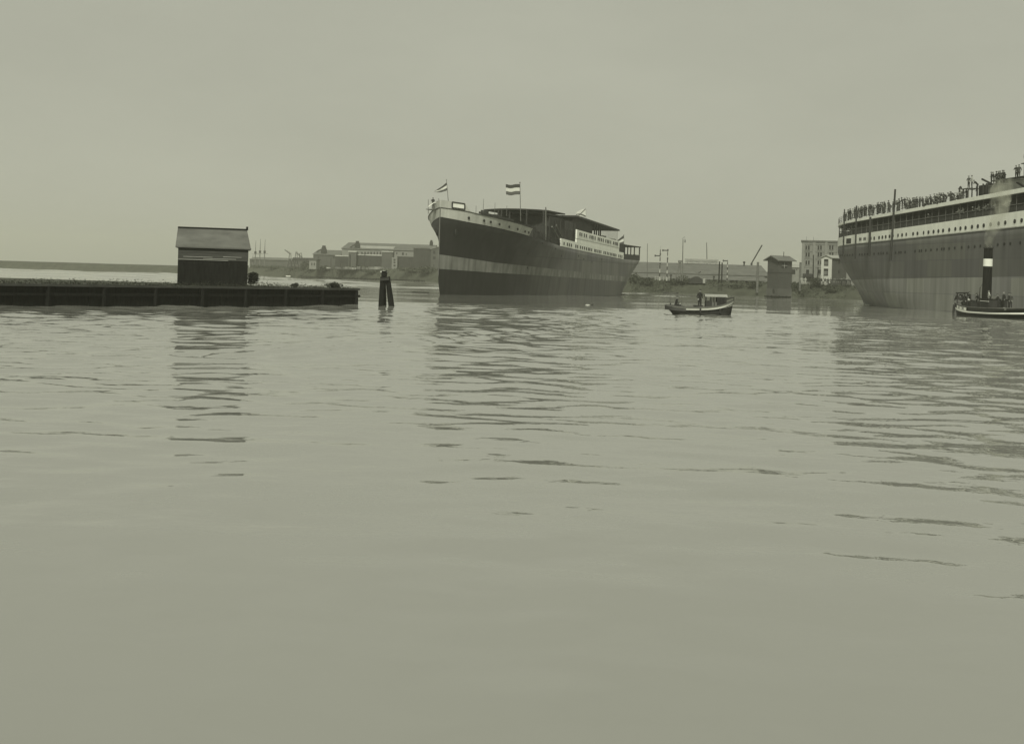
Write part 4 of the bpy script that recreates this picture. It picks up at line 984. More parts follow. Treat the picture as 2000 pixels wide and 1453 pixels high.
# ------------------------------------------------------------------ left quay with shed
quay = empty('timber_quay', (-13.0, 107.6, 0), 'dark timber-faced quay running in from the left edge, overgrown on top', 'quay')
qd = Vector((-8.3, -14.0, 0)).normalized(); qn = Vector((-qd.y, qd.x, 0))   # qn points away from the channel
if qn.x > 0: qn = -qn
LQ = 75.0
def qw(s, o, z): v = qd * s + qn * o; return (v.x, v.y, z)
mb = MB(); n = 250
for k in range(int(LQ / .45)):
    s = k * .45; oo = rnd.uniform(0, .05); mb.box(Vector(qw(s + .22, .1 + oo, .0)) + Vector((0, 0, .3)), (.43, .16, 2.0 + rnd.uniform(-.03, .03)), math.atan2(qd.y, qd.x))
mb.build('plank_facing', 'timber', quay)
mb = MB(); mb.bar(qw(-.15, -.05, 1.33), qw(LQ, -.05, 1.33), .34, .16); mb.build('capping_beam', 'plank', quay)
mb = MB(); mb.bar(qw(-.35, .0, .75), qw(LQ, -.08, .75), .22, .18); mb.build('waling', 'timber', quay)
for k in range(16):
    mb = MB(); mb.tube(qw(k * 4.5 + .2, -.15, -.8), qw(k * 4.5 + .2, -.12, 1.24), .15, .14, 10); mb.build('pile', 'timber', quay)
mb = MB(); e0 = Vector(qw(0, 0, 0)); 
for k in range(6): mb.box(Vector(qw(.12, .25 + k * .5, .3)), (.16, .48, 2.0), math.atan2(qd.y, qd.x))
mb.build('end_planks', 'timber', quay)
# earth on the quay
mb = MB(); poly = [qw(0.1, .2, 0), qw(.1, 3.2, 0), qw(9.0, 3.4, 0), qw(9.5, 5.0, 0)]
P4 = [(-20.6 + 13, 112 - 107.6, 0), (-140 + 13, 118 - 107.6, 0), (-140 + 13, 20 - 107.6, 0), qw(LQ, .2, 0)]
pl = [(p[0], p[1]) for p in poly + P4]; mb.prism(pl, 'z', -1.0, 1.34); mb.build('earth_fill', 'grass', quay)

def leafclump(mb, c, rx, ry, rz_, n, s, rg, mi=0, shape=1.6):
    for _ in range(n):
        while True:
            p = Vector((rg.uniform(-1, 1), rg.uniform(-1, 1), rg.uniform(-1, 1)))
            if p.length < 1: break
        p = p.normalized() * (p.length ** .5) if rg.random() < .7 else p
        q = Vector((c[0] + p.x * rx, c[1] + p.y * ry, c[2] + p.z * rz_)); a = Vector((rg.gauss(0, 1), rg.gauss(0, 1), rg.gauss(0, .7))).normalized() * s * rg.uniform(.5, 1.3); b = a.cross(Vector((rg.gauss(0, 1), rg.gauss(0, 1), rg.gauss(0, 1)))).normalized() * s * rg.uniform(.3, .8)
        mb.add([q - a, q + b * .8, q + a, q - b * .8], [(0, 1, 2, 3)], mi)
def bush(px, py, Y, rx, rz_, label, n=260, s=.2, mt='leaf', cat='bush', group=None, zb=None, ry=None, name='bush', crowns=5):
    p = at(px, py, Y); z0 = p.z if zb is None else zb
    root = empty(name, (p.x, Y, z0), label, cat, group); rg = random.Random(int(px * 7 + py)); ry = ry or rx * .8
    mb = MB()
    for k in range(crowns):
        a = rg.uniform(0, 6.28); rr = rg.uniform(.0, .55)
        leafclump(mb, (rx * rr * math.cos(a) * 1.1, ry * rr * math.sin(a), rz_ * rg.uniform(.6, 1.15)), rx * rg.uniform(.4, .65), ry * .6, rz_ * rg.uniform(.4, .75), n // crowns, s, rg)
    mb.build('crown', mt, root, recalc=False)
    mb = MB()
    for k in range(4): mb.tube((0, 0, -.1), (rx * .4 * rg.uniform(-1, 1), ry * .3 * rg.uniform(-1, 1), rz_ * .9), .05 * rx, .02 * rx, 5)
    mb.build('stem', 'timber', root); return root
bush(491.5, 560, 101.2, .66, .8, 'rounded dark bush against the right end wall of the tarred shed', 1500, .07, 'leaf_dark', zb=1.3)
rgw = random.Random(5); mb = MB()
for k in range(800):
    s = rgw.uniform(.3, 38); hh = rgw.uniform(.04, .2) * (1.8 if 5.5 < s < 7 or s > 9 else 1); q = qw(s, rgw.uniform(-.1, 1.6), 1.36 + hh * .4)
    leafclump(mb, q, .3, .3, hh, 9, .06, rgw)
tag(mb.build('weeds', 'leaf_dark', recalc=False), 'low weeds covering the top of the timber quay', 'weeds', kind='stuff').location = quay.location
bush(652, 567, 106.2, .95, .34, 'leafy weed mound near the outer end of the quay', 900, .07, 'leaf_dark', cat='shrub', zb=1.32, ry=.6, name='shrub', crowns=7)
bush(577, 562, 103.0, .42, .27, 'small ragged weed clump halfway along the quay top', 420, .06, 'leaf_dark', cat='shrub', zb=1.32, ry=.4, name='shrub')

YS = 100.0; xr = at(484.5, 500, YS).x; xl = xr - 5.3
shed = empty('boat_shed', (xr, YS, 1.3), 'tall dark timber shed with a slate roof standing on the quay at the left', 'shed', rz=R(12))
W_ = xr - xl
mb = MB()
for k in range(9): mb.box2(-W_, 0, -.0 - .012 * (k % 2), 5.6, k * .225 + .002, (k + 1) * .225)
mb.build('lower_wall', 'timber', shed)
mb = MB()
for k in range(5): mb.box2(-W_, 0.02, -.03 - .012 * (k % 2), 5.62, 2.03 + k * .18, 2.205 + k * .18)
mb.build('upper_wall', 'plank', shed)
for (a, b, z) in [(-W_, -1.5, 2.02), (-3.4, -.9, 2.13), (-W_ + .4, -2.7, 2.24), (-1.9, -.5, 2.3)]:
    mb = MB(); mb.box2(a, b, -.075, -.05, z, z + .045); mb.build('bare_board', 'roof_light', shed)
mb = MB(); mb.box2(-W_ - .15, .22, -.22, -.02, 2.93, 3.05); mb.build('eave_beam', 'timber', shed)
rz0, rz1 = 3.05, 4.55
mb = MB(); mb.add([(-W_ - .2, -.25, rz0), (.2, -.25, rz0), (-.12, 2.8, rz1), (-W_ - .2, 2.8, rz1), (.2, 5.85, rz0), (-W_ - .2, 5.85, rz0),
    (-W_ - .2, -.25, rz0 - .1), (.2, -.25, rz0 - .1), (.2, 5.85, rz0 - .1), (-W_ - .2, 5.85, rz0 - .1)], [(0, 1, 2, 3), (3, 2, 4, 5), (0, 6, 7, 1), (1, 7, 8, 4), (4, 8, 9, 5), (5, 9, 6, 0), (1, 4, 2), (0, 3, 5), (6, 9, 8, 7)])
mb.build('roof', 'roof', shed)
mb = MB(); mb.bar((-W_ - .2, 2.8, rz1 + .04), (-.08, 2.8, rz1 + .04), .2, .12); mb.box((-.12, 2.8, rz1 + .13), (.16, .16, .3)); mb.build('ridge', 'timber', shed)
for k in range(2):
    mb = MB(); x = -1.5 - k * 2.4; mb.box2(x - .5, x + .5, -.06, -.02, .1, 1.5); mb.build('door_leaf', 'timber', shed)

# ------------------------------------------------------------------ far shore
def gz(x): return TOPZ(x)
def house(name, label, cat, px0, px1, py_e, Y, dep, wall, roof='flat', py_r=None, roofm='roof', wins=(), rz=0, zb=None, over=.4, winm='hole', group=None, sills=False, gab=False, base_z=None):
    """box building set out in metres from the photo: eave row py_e, ridge row py_r; wins: (px, py, w, h) panes"""
    a = at(px0, py_e, Y); b = at(px1, py_e, Y); wd = b.x - a.x; z0 = gz(a.x) - .3 if base_z is None else base_z; h = (a.z + b.z) / 2 - z0
    root = empty(name, (a.x, Y, z0), label, cat, group, rz)
    mb = MB(); mb.box2(0, wd, 0, dep, 0, h); mb.build('wall', wall, root)
    if roof == 'flat':
        mb = MB(); mb.box2(-over, wd + over, -over, dep + over, h + .003, h + .45); mb.build('parapet', roofm, root)
    else:
        rh = at((px0 + px1) / 2, py_r, Y + (dep / 2 if roof == 'x' else 0)).z - z0; mb = MB(); o = over
        if roof == 'x': prof = [(-o, h), (dep / 2, rh), (dep + o, h), (dep + o, h - .2), (dep / 2, rh - .25), (-o, h - .2)]; mb.prism(prof, 'x', -o, wd + o); g = MB(); g.prism([(0, h - .01), (dep, h - .01), (dep / 2, rh - .25)], 'x', .02, wd - .02)
        else: prof = [(-o, h), (wd / 2, rh), (wd + o, h), (wd + o, h - .2), (wd / 2, rh - .25), (-o, h - .2)]; mb.prism(prof, 'y', -o, dep + o); g = MB(); g.prism([(0, h - .01), (wd, h - .01), (wd / 2, rh - .25)], 'y', .02, dep - .02)
        mb.build('roof', roofm, root); g.build('gable', wall, root)
    for (px, py, ww, hh) in wins:
        p = at(px, py, Y); m_ = MB(); sx, sz = ww * Y / F_PX, hh * Y / F_PX; x, z = p.x - a.x, p.z - z0
        m_.box((x, -.02, z), (sx, .06, sz)); wn = m_.build('window', winm, root)
        if sills: m_ = MB(); m_.box((x, -.1, z - sz / 2 - .08), (sx + .2, .2, .12)); m_.build('sill', wall, wn)
    return root
G = 'factory buildings on the far left bank'
house('long_hall', 'pale low hall with a shallow rounded roof, farthest left on the far bank', 'hall', 488, 592, 508, 720, 30, 'brick_mid', 'x', 503.5, 'roof', rz=0, base_z=4, group=G)
# gantry and cranes
gan = empty('conveyor_gantry', at(575, 508, 600), 'dark horizontal conveyor gantry on trestle legs joining the factory', 'gantry'); gp = gan.location
def gl(px, py): p = at(px, py, 600); return (p.x - gp.x, 0, p.z - gp.z)
mb = MB(); a, b = gl(572, 506.5), gl(655, 511); 
mb.bar(gl(572, 504.2), gl(655, 506.5), .5, .5); mb.bar(gl(572, 507.2), gl(655, 510.5), .8, .9)
for k in range(16):
    u = k / 16; p = Vector(gl(572 + 83 * u, 504.2 + 2.3 * u)); q = Vector(gl(572 + 83 * (u + .04), 507.2 + 3.3 * u)); mb.bar(p, q, .25, .25)
mb.build('girder', 'steel', gan)
for px in (566, 572, 579, 614, 657, 668):
    mb = MB(); z = gz(gp.x) - gp.z; x = gl(px, 510)[0]; top = gl(px, 506)[2]
    mb.bar((x, -1, top), (x - .9, -1, z), .35, .35); mb.bar((x, 1, top), (x + 1.1, 1, z), .35, .35); mb.bar((x - .5, 0, (top + z) / 2), (x + .5, 0, (top + z) / 2), .25, .25); mb.build('trestle', 'steel', gan)
for (px, base, top, jx, jy, lb) in [(566, 521, 494, 556, 488, 'spindly crane with its jib to the left, left end of the gantry'), (578, 521, 492, 590, 503, 'crane with a drooping dark jib over the gantry'), (587, 508, 494, 587, 494, 'single mast standing on the gantry deck')]:
    p = at(px, base, 610); root = empty('harbour_crane', p, lb, 'crane', 'cranes at the factory quay')
    tp_z = at(px, top, 610).z - p.z; mb = MB()
    for s_x in (-1, 1): mb.bar((s_x * .9, 0, 0), (s_x * .25, 0, tp_z), .3, .3)
    mb.bar((-.6, 0, tp_z * .35), (.5, 0, tp_z * .6), .2, .2); mb.build('tower', 'steel_mid', root)
    if jx != px:
        j = at(jx, jy, 610); mb = MB(); mb.bar((0, 0, tp_z * .92), (j.x - p.x, 0, j.z - p.z), .3, .5); mb.bar((0, 0, tp_z * 1.05), (j.x - p.x, 0, j.z - p.z), .12, .12); mb.build('jib', 'steel_mid', root)
# factory
house('workshop', 'low gabled workshop with a pale gutter line, left end of the factory', 'workshop', 612, 664, 497.5, 585, 34, 'brick_mid', 'x', 488.5, 'roof', wins=[(622, 503, 2, 3), (652, 503, 2.5, 3), (661, 503, 2.5, 3), (670, 503, 2.5, 3)], group=G)
house('gatehouse', 'small pale-fronted block beneath the left end of the factory gantry', 'building', 604, 618, 508, 570, 10, 'brick', 'flat', None, 'brick_mid', wins=[(609, 516, 2, 5), (614, 516, 2, 5)], group=G)
house('machine_hall', 'great gabled factory hall with a long pale skylight in its grey roof', 'factory hall', 668, 845, 488, 585, 52, 'brick', 'x', 476, 'roof',
      wins=[(p, 494.5, 2.6, 4.5) for p in range(707, 748, 6)] + [(775, 495, 2, 3.5), (787, 496, 3, 5), (793.5, 497, 1.6, 4)], group=G)
p = at(700, 486, 583); mb = MB(); a = at(700, 487.4, 592); b = at(770, 488.0, 592); c = at(770, 484.2, 597); d = at(700, 483.4, 597)
hall = bpy.data.objects['machine_hall']
def skylight():
    x0, x1 = a.x - hall.location.x, b.x - hall.location.x
    H0 = bpy.data.objects['machine_hall']; zf = lambda y: (at(756, 488, 585).z - hall.location.z) + (at(756, 476, 611).z - at(756, 488, 585).z) * (y + .0) / 26 + .25
    mb = MB(); mb.add([(x0, 3.0, zf(3.0)), (x1, 3.0, zf(3.0)), (x1, 12, zf(12)), (x0, 12, zf(12)), (x0, 3.0, zf(3) - .2), (x1, 3.0, zf(3) - .2), (x1, 12, zf(12) - .2), (x0, 12, zf(12) - .2)], [(0, 1, 2, 3), (4, 7, 6, 5), (0, 4, 5, 1), (1, 5, 6, 2), (2, 6, 7, 3), (3, 7, 4, 0)])
    mb.build('skylight', 'roof_light', hall)
skylight()
house('annex', 'plain dark-walled annex with a pale parapet, in front of the great hall', 'building', 688, 760, 499.5, 560, 12, 'brick_dark', 'flat', None, 'dull_white', over=.15, wins=[(704, 515, 1.4, 3), (733, 518, 1.2, 2.5), (741, 516, 1.2, 2.5)], group=G)
house('annex', 'short annex with a pale coping at the left of the dark-walled annex', 'building', 655, 688, 501, 562, 12, 'brick_dark', 'flat', None, 'dull_white', over=.15, wins=[(668, 512, 1.4, 3)], group=G)
house('stair_block', 'taller square block with a pale top, left end of the dark-walled annex', 'building', 681, 696, 492.5, 557, 8, 'brick_mid', 'flat', None, 'dull_white', over=.2, group=G)
house('stair_block', 'taller square block with a pale top, right end of the dark-walled annex', 'building', 746, 767, 492.5, 557, 8, 'brick_mid', 'flat', None, 'dull_white', over=.2, group=G)
house('stair_tower', 'narrow pale stair tower with stacked windows in the factory front', 'tower', 765.5, 776, 505, 553, 6, 'brick', 'flat', None, 'brick', over=.1, wins=[(770.5, 508, 3.6, 3.5), (770.5, 513, 3.6, 3), (770.5, 519, 3.6, 3.5)], group=G)
house('workshop', 'dark two-storey block at the right end of the factory, beside the ship bow', 'building', 808, 843, 486, 553, 14, 'brick_dark', 'flat', None, 'roof', over=.3, wins=[(815 + 7 * k, 505, 4, .6) for k in range(4)] + [(815 + 7 * k, 513, 4, .6) for k in range(4)], group=G)
house('workshop', 'grey shed between the stair tower and the dark block of the factory', 'building', 776, 808, 503.5, 556, 10, 'brick_dark', 'flat', None, 'brick_dark', over=.1, group=G)
house('end_gable', 'pale gable-ended house at the right end of the factory, partly behind the ship bow', 'building', 842, 900, 487, 552, 14, 'brick_mid', 'y', 478, 'roof_light', wins=[(848, 493, 4, 6), (848, 504, 5, 5), (847, 520, 2, 6)], group=G)
for (px, py, sc, lb) in [(632.5, 489.5, 1.0, 'stepped dark chimney stack on the left workshop roof'), (698, 480.5, 1.0, 'stepped dark chimney stack at the left end of the great hall roof'), (842.5, 475, .6, 'small dark roof turret near the ship bow')]:
    p = at(px, py, 588); root = empty('roof_ventilator', p, lb, 'roof stack', 'stacks on the factory roofs'); k = 588 / 2500
    mb = MB(); mb.box2(-5.2 * k * sc, 5.2 * k * sc, -1, 1, -1.2, 3 * k * sc); mb.build('base', 'steel', root)
    mb = MB(); mb.box2(-4.2 * k * sc, 4.2 * k * sc, -.8, .8, 3 * k * sc, 6 * k * sc); mb.box2(-3 * k * sc, 3 * k * sc, -.7, .7, 6 * k * sc, 9.5 * k * sc); mb.build('louvre', 'steel', root)
    if sc == 1: mb = MB(); mb.bar((-14 * k, 0, 0 * k - .8), (-5 * k, 0, 2.2 * k), 1.2, 2 * k); mb.build('roof_ramp', 'steel', root)
for k, (px, top) in enumerate([(498, 468), (507, 465), (516, 465), (493, 497)]):
    p = at(px, 522, 680); root = empty('ship_mast', (p.x, p.y, gz(p.x)), 'bare thin mast with a crosstree, %s of the far left cluster' % ['second from the left', 'third from the left', 'rightmost', 'short and leftmost'][k], 'mast', 'ship masts beyond the far left bank')
    q = at(px + .3, top, 680); hh = q.z - p.z; mb = MB(); mb.tube((0, 0, 0), (0, 0, hh * .55), .3, .22, 6); mb.tube((0, 0, hh * .55), (.1, 0, hh), .2, .08, 6); mb.build('pole', 'steel_mid', root)
    mb = MB(); mb.box((0, 0, hh * .56), (1.1, .5, 1.3)); mb.bar((-2, 0, hh * .5), (2, 0, hh * .5), .12, .12); mb.build('crosstree', 'steel', root)
for k, (px, b_, tp, r_) in enumerate([(683, 528, 497, .45), (712, 530, 493, .22), (722, 530, 505, .18), (803, 531, 503, .2), (646, 528, 503, .2), (829, 532, 500, .18), (664, 527, 508, .3)]):
    p = at(px, b_, 548); q = at(px + .7, tp, 548); z0 = gz(p.x) - .3; mb = MB(); mb.tube((0, 0, 0), (q.x - p.x, 0, q.z - z0), r_, r_ * .7, 6)
    if k in (1, 3): mb.bar((-1.2, 0, (q.z - z0) * .9), (1.2, 0, (q.z - z0) * .9), .2, .2)
    o = mb.build('yard_pole', 'steel'); o.location = (p.x, 548, z0); tag(o, 'dark upright pole in the factory yard, %s from the left' % ORD[[1, 3, 4, 5, 0, 6, 2].index(0) if False else {646: 0, 664: 1, 683: 2, 712: 3, 722: 4, 803: 5, 829: 6}[px]], 'pole', 'poles in the factory yard')
for k, (px, sz) in enumerate([(640, 1.2), (658, 1.6), (673, 1.4), (678, 1.8), (690, 1.3), (701, 2.4), (716, 1.6), (724, 2.2), (737, 2.4), (744, 1.6), (757, 1.5), (786, 1.8), (792, 1.4), (812, 1.3)]):
    p = at(px, 528, 546); o = MB(); o.box((0, 0, sz * .25), (sz * .9, sz * .7, sz * .5), .3 * k); o.box((sz * .7, .2, sz * .22), (sz * .5, sz * .5, sz * .44), .7 * k)
    o = o.build('goods_heap', ['roof_light', 'wood', 'steel_mid', 'brick'][k % 4]); o.location = (p.x, 546, gz(p.x) - .05); tag(o, 'small heap of goods on the factory yard, %s from the left' % ORD[k], 'goods heap', 'heaps of goods in the factory yard')
# piles along the foot of the far bank
pf = empty('pile_row', (at(590, 543, 640).x, 590, 0), 'row of short dark piles standing along the foot of the far left bank', 'piles')
for k in range(76):
    px = 589 + (829 - 589) * k / 75 + rnd.uniform(-.6, .6); u = ray(px, 545)[0]
    Y = 640
    for _ in range(12): Y = SHORE_X(u * Y) - 2.2
    x = u * Y; mb = MB(); mb.tube((x - pf.location.x, Y - 590, -1), (x - pf.location.x, Y - 590, .75 + rnd.uniform(-.2, .35)), .26, .24, 6); mb.build('pile', 'timber', pf)
mb = MB()
pts = []
for px in (588, 640, 700, 760, 830):
    u = ray(px, 545)[0]; Y = 640
    for _ in range(12): Y = SHORE_X(u * Y) - 1.6
    pts.append((u * Y - pf.location.x, Y - 590, .85))
for a, b in zip(pts[:-1], pts[1:]): mb.bar(a, b, .3, .3)
mb.build('waling', 'timber', pf)
# bushes on the banks
rgb = random.Random(21)
def bank_bush(px, rx, rz_, off, lb, grp, mt='leaf', s=.5, n=260):
    u = ray(px, 545)[0]; Y = 500
    for _ in range(30): Y = .5 * Y + .5 * (SHORE_X(u * Y) + off)
    x = u * Y; f = clamp(off / 9.0); z = TOPZ(x) * f ** .6 - .3
    p = (x, Y); root = bush(px, 540, Y, rx, rz_, lb, n, s, mt, 'bush', grp, zb=z); return root
for (px, rx, rz_, off, lb) in [(640, 8, 1.5, 7, 'long low bush on the far bank below the workshop'), (672, 7, 1.7, 7, 'broad dark bush on the far bank below the stair block'), (700, 9, 1.5, 7, 'wide bush on the far bank below the left of the annex'),
        (612, 4, 1.6, 6, 'scrubby bush on the far bank under the gatehouse'), (598, 3, 2.6, 8, 'upright bushy tree at the gantry foot'), (730, 6, 1.0, 5, 'low bush on the far bank just left of the mooring piles'), (808, 9, 1.5, 6, 'dark bush on the far bank below the dark factory block'),
        (840, 7, 1.8, 6, 'dark bush on the far bank touching the ship bow'), (575, 5, .9, 8, 'low scrub under the left end of the gantry'), (540, 9, .8, 9, 'low scrub along the bank below the pale hall'), (508, 8, 1.0, 9, 'low scrub on the bank just right of the shed')]:
    bank_bush(px, rx, rz_, off, lb, 'bushes on the far left bank', s=.7, n=420)
for (px, rx, rz_, off, lb) in [(1241, 1.6, 1.6, 5, 'dark bush just right of the left ship stern'), (1262, 3.4, 1.2, 4, 'low bush on the bank below the first signal'), (1322, 2.6, 1.2, 5, 'grassy hummock left of the dark bush by the lamp mast'), (1335, 3.0, 1.9, 4, 'tall dark bush at the foot of the lamp mast'),
        (1312, 1.6, .9, 6, 'small bush beside the white fence'), (1440, 3.5, .9, 4, 'low scrub on the bank behind the launch cabin'), (1474, 2.2, 1.2, 4, 'scrub at the foot of the thick post'), (1556, 2.5, 1.0, 5, 'low scrub right of the signal cabin'),
        (1596, 2.6, 2.0, 6, 'dark leafy tree mound in front of the brick warehouse'), (1630, 4, .7, 4, 'low scrub on the bank under the crowd')]:
    bank_bush(px, rx, rz_, off, lb, 'bushes on the middle bank', 'leaf', s=.28, n=520)
# reeds and rough grass along the water line
mb = MB(); rg = random.Random(9)
for k in range(5200):
    x = rg.uniform(-140, 100) if rg.random() < .6 else rg.uniform(18, 95); d = rg.uniform(-.3, 9); Y = SHORE_X(x) + d + .6; z = TOPZ(x) * lerpf([(0, .02), (1.2, .25), (3, .55), (6, .85), (9, 1)])(d)
    s = rg.uniform(.25, .7) * (1.4 if Y > 400 else 1); a = rg.uniform(0, 3.14); dx, dy = math.cos(a) * s * .5, math.sin(a) * s * .3
    mb.add([(x - dx, Y - dy, z - .1), (x + dx, Y + dy, z - .1), (x + dx * .6 + rg.uniform(-.1, .1), Y + dy, z + s * .9), (x - dx * .7, Y - dy, z + s * rg.uniform(.5, 1))], [(0, 1, 2, 3)])
tag(mb.build('rough_grass', 'leaf', recalc=False), 'rough grass and reeds along the far banks', 'grass', kind='stuff')

# ---------------------------------------------------------------- middle bank: railway yard
yard = house('railway_shed', 'very long low railway shed with a plain pitched roof behind the middle bank', 'shed', 1140, 1500, 533.5, 368, 26, 'brick', 'x', 513.8, 'roof', base_z=3.0, over=.5)
mb = MB(); p = at(1140, 545, 366); 
pl_ = empty('platform_canopy', (at(1150, 545, 362).x, 362, 3.2), 'low lean-to canopy running in front of the long railway shed', 'canopy'); wdp = at(1500, 545, 362).x - at(1150, 545, 362).x
zc = at(1300, 543, 362).z - 3.2
mb = MB(); mb.prism([(0, zc), (5.4, zc + 1.2), (5.4, zc + 1.05), (0, zc - .15)], 'x', 0, wdp); mb.build('roof', 'roof', pl_)
for k in range(16): mb = MB(); mb.box((wdp * (k + .5) / 16, .15, zc / 2 - .1), (.25, .25, zc)); mb.build('post', 'wood', pl_)
mb = MB(); mb.box2(0, wdp, 4.9, 5.2, 0, zc); mb.build('wall', 'dull_white', pl_)
# sign board on the roof ridge
a, b = at(1337.5, 512.9, 380), at(1403.5, 513.6, 380)
sg = empty('roof_sign', (a.x, 380, a.z - .3), 'long pale lettered board standing on the ridge of the railway shed', 'sign'); sw = b.x - a.x; sh_ = at(1370, 506, 380).z - a.z + .3
mb = MB(); mb.box2(0, sw, -.06, .06, .25, sh_); mb.build('board', 'roof_light', sg)
for k in range(6): mb = MB(); mb.bar((sw * (k + .5) / 6, .15, -.4), (sw * (k + .5) / 6, .15, sh_), .1, .1); mb.build('support', 'steel_mid', sg)
lettering('STOOMVAART MAATSCHAPPIJ', 1.0, .01, sg, (sw / 2, -.1, .4), (math.pi / 2, 0, 0), 'steel_mid', .66)
# semaphore signals
def semaphore(px, base, top, arm_y, arm_px, lb, Y=328, lamps=(), white=True):
    p = at(px - .03 * (0), base, Y); root = empty('signal_mast', (p.x, Y, gz(p.x) - .2), lb, 'signal', 'semaphore signals on the middle bank')
    z0 = gz(p.x) - .2; H = at(px, top, Y).z - z0; mb = MB(); n = 9
    for k in range(n): mb.tube((0, 0, H * k / n), (0, 0, H * (k + 1) / n), .16 - .008 * k, .152 - .008 * k, 8, k % 2)
    mb.build('pole', ['dull_white', 'steel'], root)
    za = at(px, arm_y, Y).z - z0; xa = at(arm_px, arm_y, Y).x - p.x; mb = MB(); mb.box((xa / 2, -.2, za), (abs(xa), .05, .26)); mb.box((xa, -.2, za), (.3, .06, .5)); mb.build('arm', 'steel', root)
    for ly in lamps: mb = MB(); zz = at(px, ly, Y).z - z0; mb.tube((0, -.25, zz - .18), (0, -.25, zz + .2), .18, .18, 8); mb.build('lamp', 'steel', root)
semaphore(1288, 548, 480, 500, 1279.5, 'tall striped signal mast with one arm, nearer the left ship stern', lamps=(497, 515))
semaphore(1302.5, 546, 485.5, 489.5, 1294.5, 'striped signal mast with a high arm, right of the white fence', lamps=(489, 505))
semaphore(1420, 548, 507, 509.8, 1412.5, 'short pale signal mast with an arm near the twin posts', lamps=(524,))
def pole(px, base, top, px_top, lb, name='timber_post', cat='post', r=.14, Y=325, group=None, mt='wood', r1=None, zb=None):
    p = at(px, base, Y); q = at(px_top, top, Y); z0 = gz(p.x) - .3 if zb is None else zb
    o = MB(); o.tube((0, 0, 0), (q.x - p.x, 0, q.z - z0), r, r1 or r * .7, 8); ob = o.build(name, mt); ob.location = (p.x, Y, z0); return tag(ob, lb, cat, group)
pole(1264, 546, 476, 1264.6, 'thin lone pole between the stern rails and the signals', r=.1, Y=350, cat='pole')
lm = empty('lamp_mast', (at(1332.5, 548, 322).x, 322, gz(54)), 'tallest mast on the middle bank, with an angled arm and lantern at its top', 'lamp mast'); q = at(1334, 468, 322)
mb = MB(); mb.tube((0, 0, 0), (q.x - lm.location.x, 0, q.z - lm.location.z), .16, .1, 8); mb.build('pole', 'wood', lm)
mb = MB(); e = at(1337.5, 462.5, 322); mb.bar((q.x - lm.location.x - .3, 0, q.z - lm.location.z), (e.x - lm.location.x, 0, e.z - lm.location.z), .06, .06); e2 = at(1338, 471, 322); mb.build('bracket', 'steel', lm)
mb = MB(); mb.tube((e2.x - lm.location.x, 0, e2.z - lm.location.z - .4), (e2.x - lm.location.x, 0, e2.z - lm.location.z + .35), .14, .1, 8); mb.bar((e2.x - lm.location.x, 0, e2.z - lm.location.z), (e.x - lm.location.x, 0, e.z - lm.location.z), .03, .03); mb.build('lantern', 'steel', lm)
pole(1382, 512, 474, 1380, 'slender pole rising from the shed roof behind the lettered board', r=.16, Y=386, cat='pole', name='roof_pole', mt='wood', zb=6)
tr = empty('trestle_frame', (at(1325, 548, 324).x, 324, gz(52)), 'narrow A-shaped timber frame with a block on top, left of the lamp mast', 'trestle')
for s_x in (-.8, -.2, .5):
    mb = MB(); q = at(1327, 511, 324); mb.bar((s_x, 0, 0), (.3 + s_x * .25, 0, q.z - tr.location.z), .18, .18); mb.build('leg', 'wood', tr)
mb = MB(); mb.box((.3, 0, at(1327, 511, 324).z - tr.location.z), (.95, .6, .6)); mb.build('head_block', 'steel_mid', tr)
pole(1404, 549, 511, 1405.5, 'left post of the dark twin timber posts', r=.17, Y=318, group='twin timber posts', mt='timber', r1=.15)
pole(1409.5, 549, 513, 1410.5, 'right post of the dark twin timber posts', r=.17, Y=318, group='twin timber posts', mt='timber', r1=.15)
pole(1479, 563, 512, 1480.5, 'thick pale-footed timber post left of the signal cabin', r=.32, Y=312, group='thick mooring posts', mt='wood', r1=.28, zb=1.0)
pole(1562, 563, 512.5, 1563.5, 'thick timber post beside the left edge of the brick warehouse', r=.28, Y=305, group='thick mooring posts', mt='wood', r1=.25, zb=1.8)
cb = empty('crane_boom', at(1468, 514, 400), 'slanting boom of a hidden crane rising over the right end of the shed roof', 'crane'); e = at(1488.5, 479, 400)
mb = MB(); mb.tube((0, 0, -4), (0, 0, 0), .35, .3, 8); mb.build('crane_post', 'steel', cb); mb = MB(); mb.bar((-.2, 0, -.4), (e.x - cb.location.x, 0, e.z - cb.location.z), .34, .34); mb.build('jib', 'steel', cb)
p = at(1453.5, 512, 380); mb = MB(); mb.ball((0, 0, -.1), .4, 10, 0, (1, 1, .8)); mb.tube((0, 0, -1.2), (0, 0, -.1), .2, .2, 8); o = mb.build('roof_vent', 'steel', smooth=False); o.location = p; tag(o, 'small dark vent on the ridge left of the crane boom', 'roof vent')
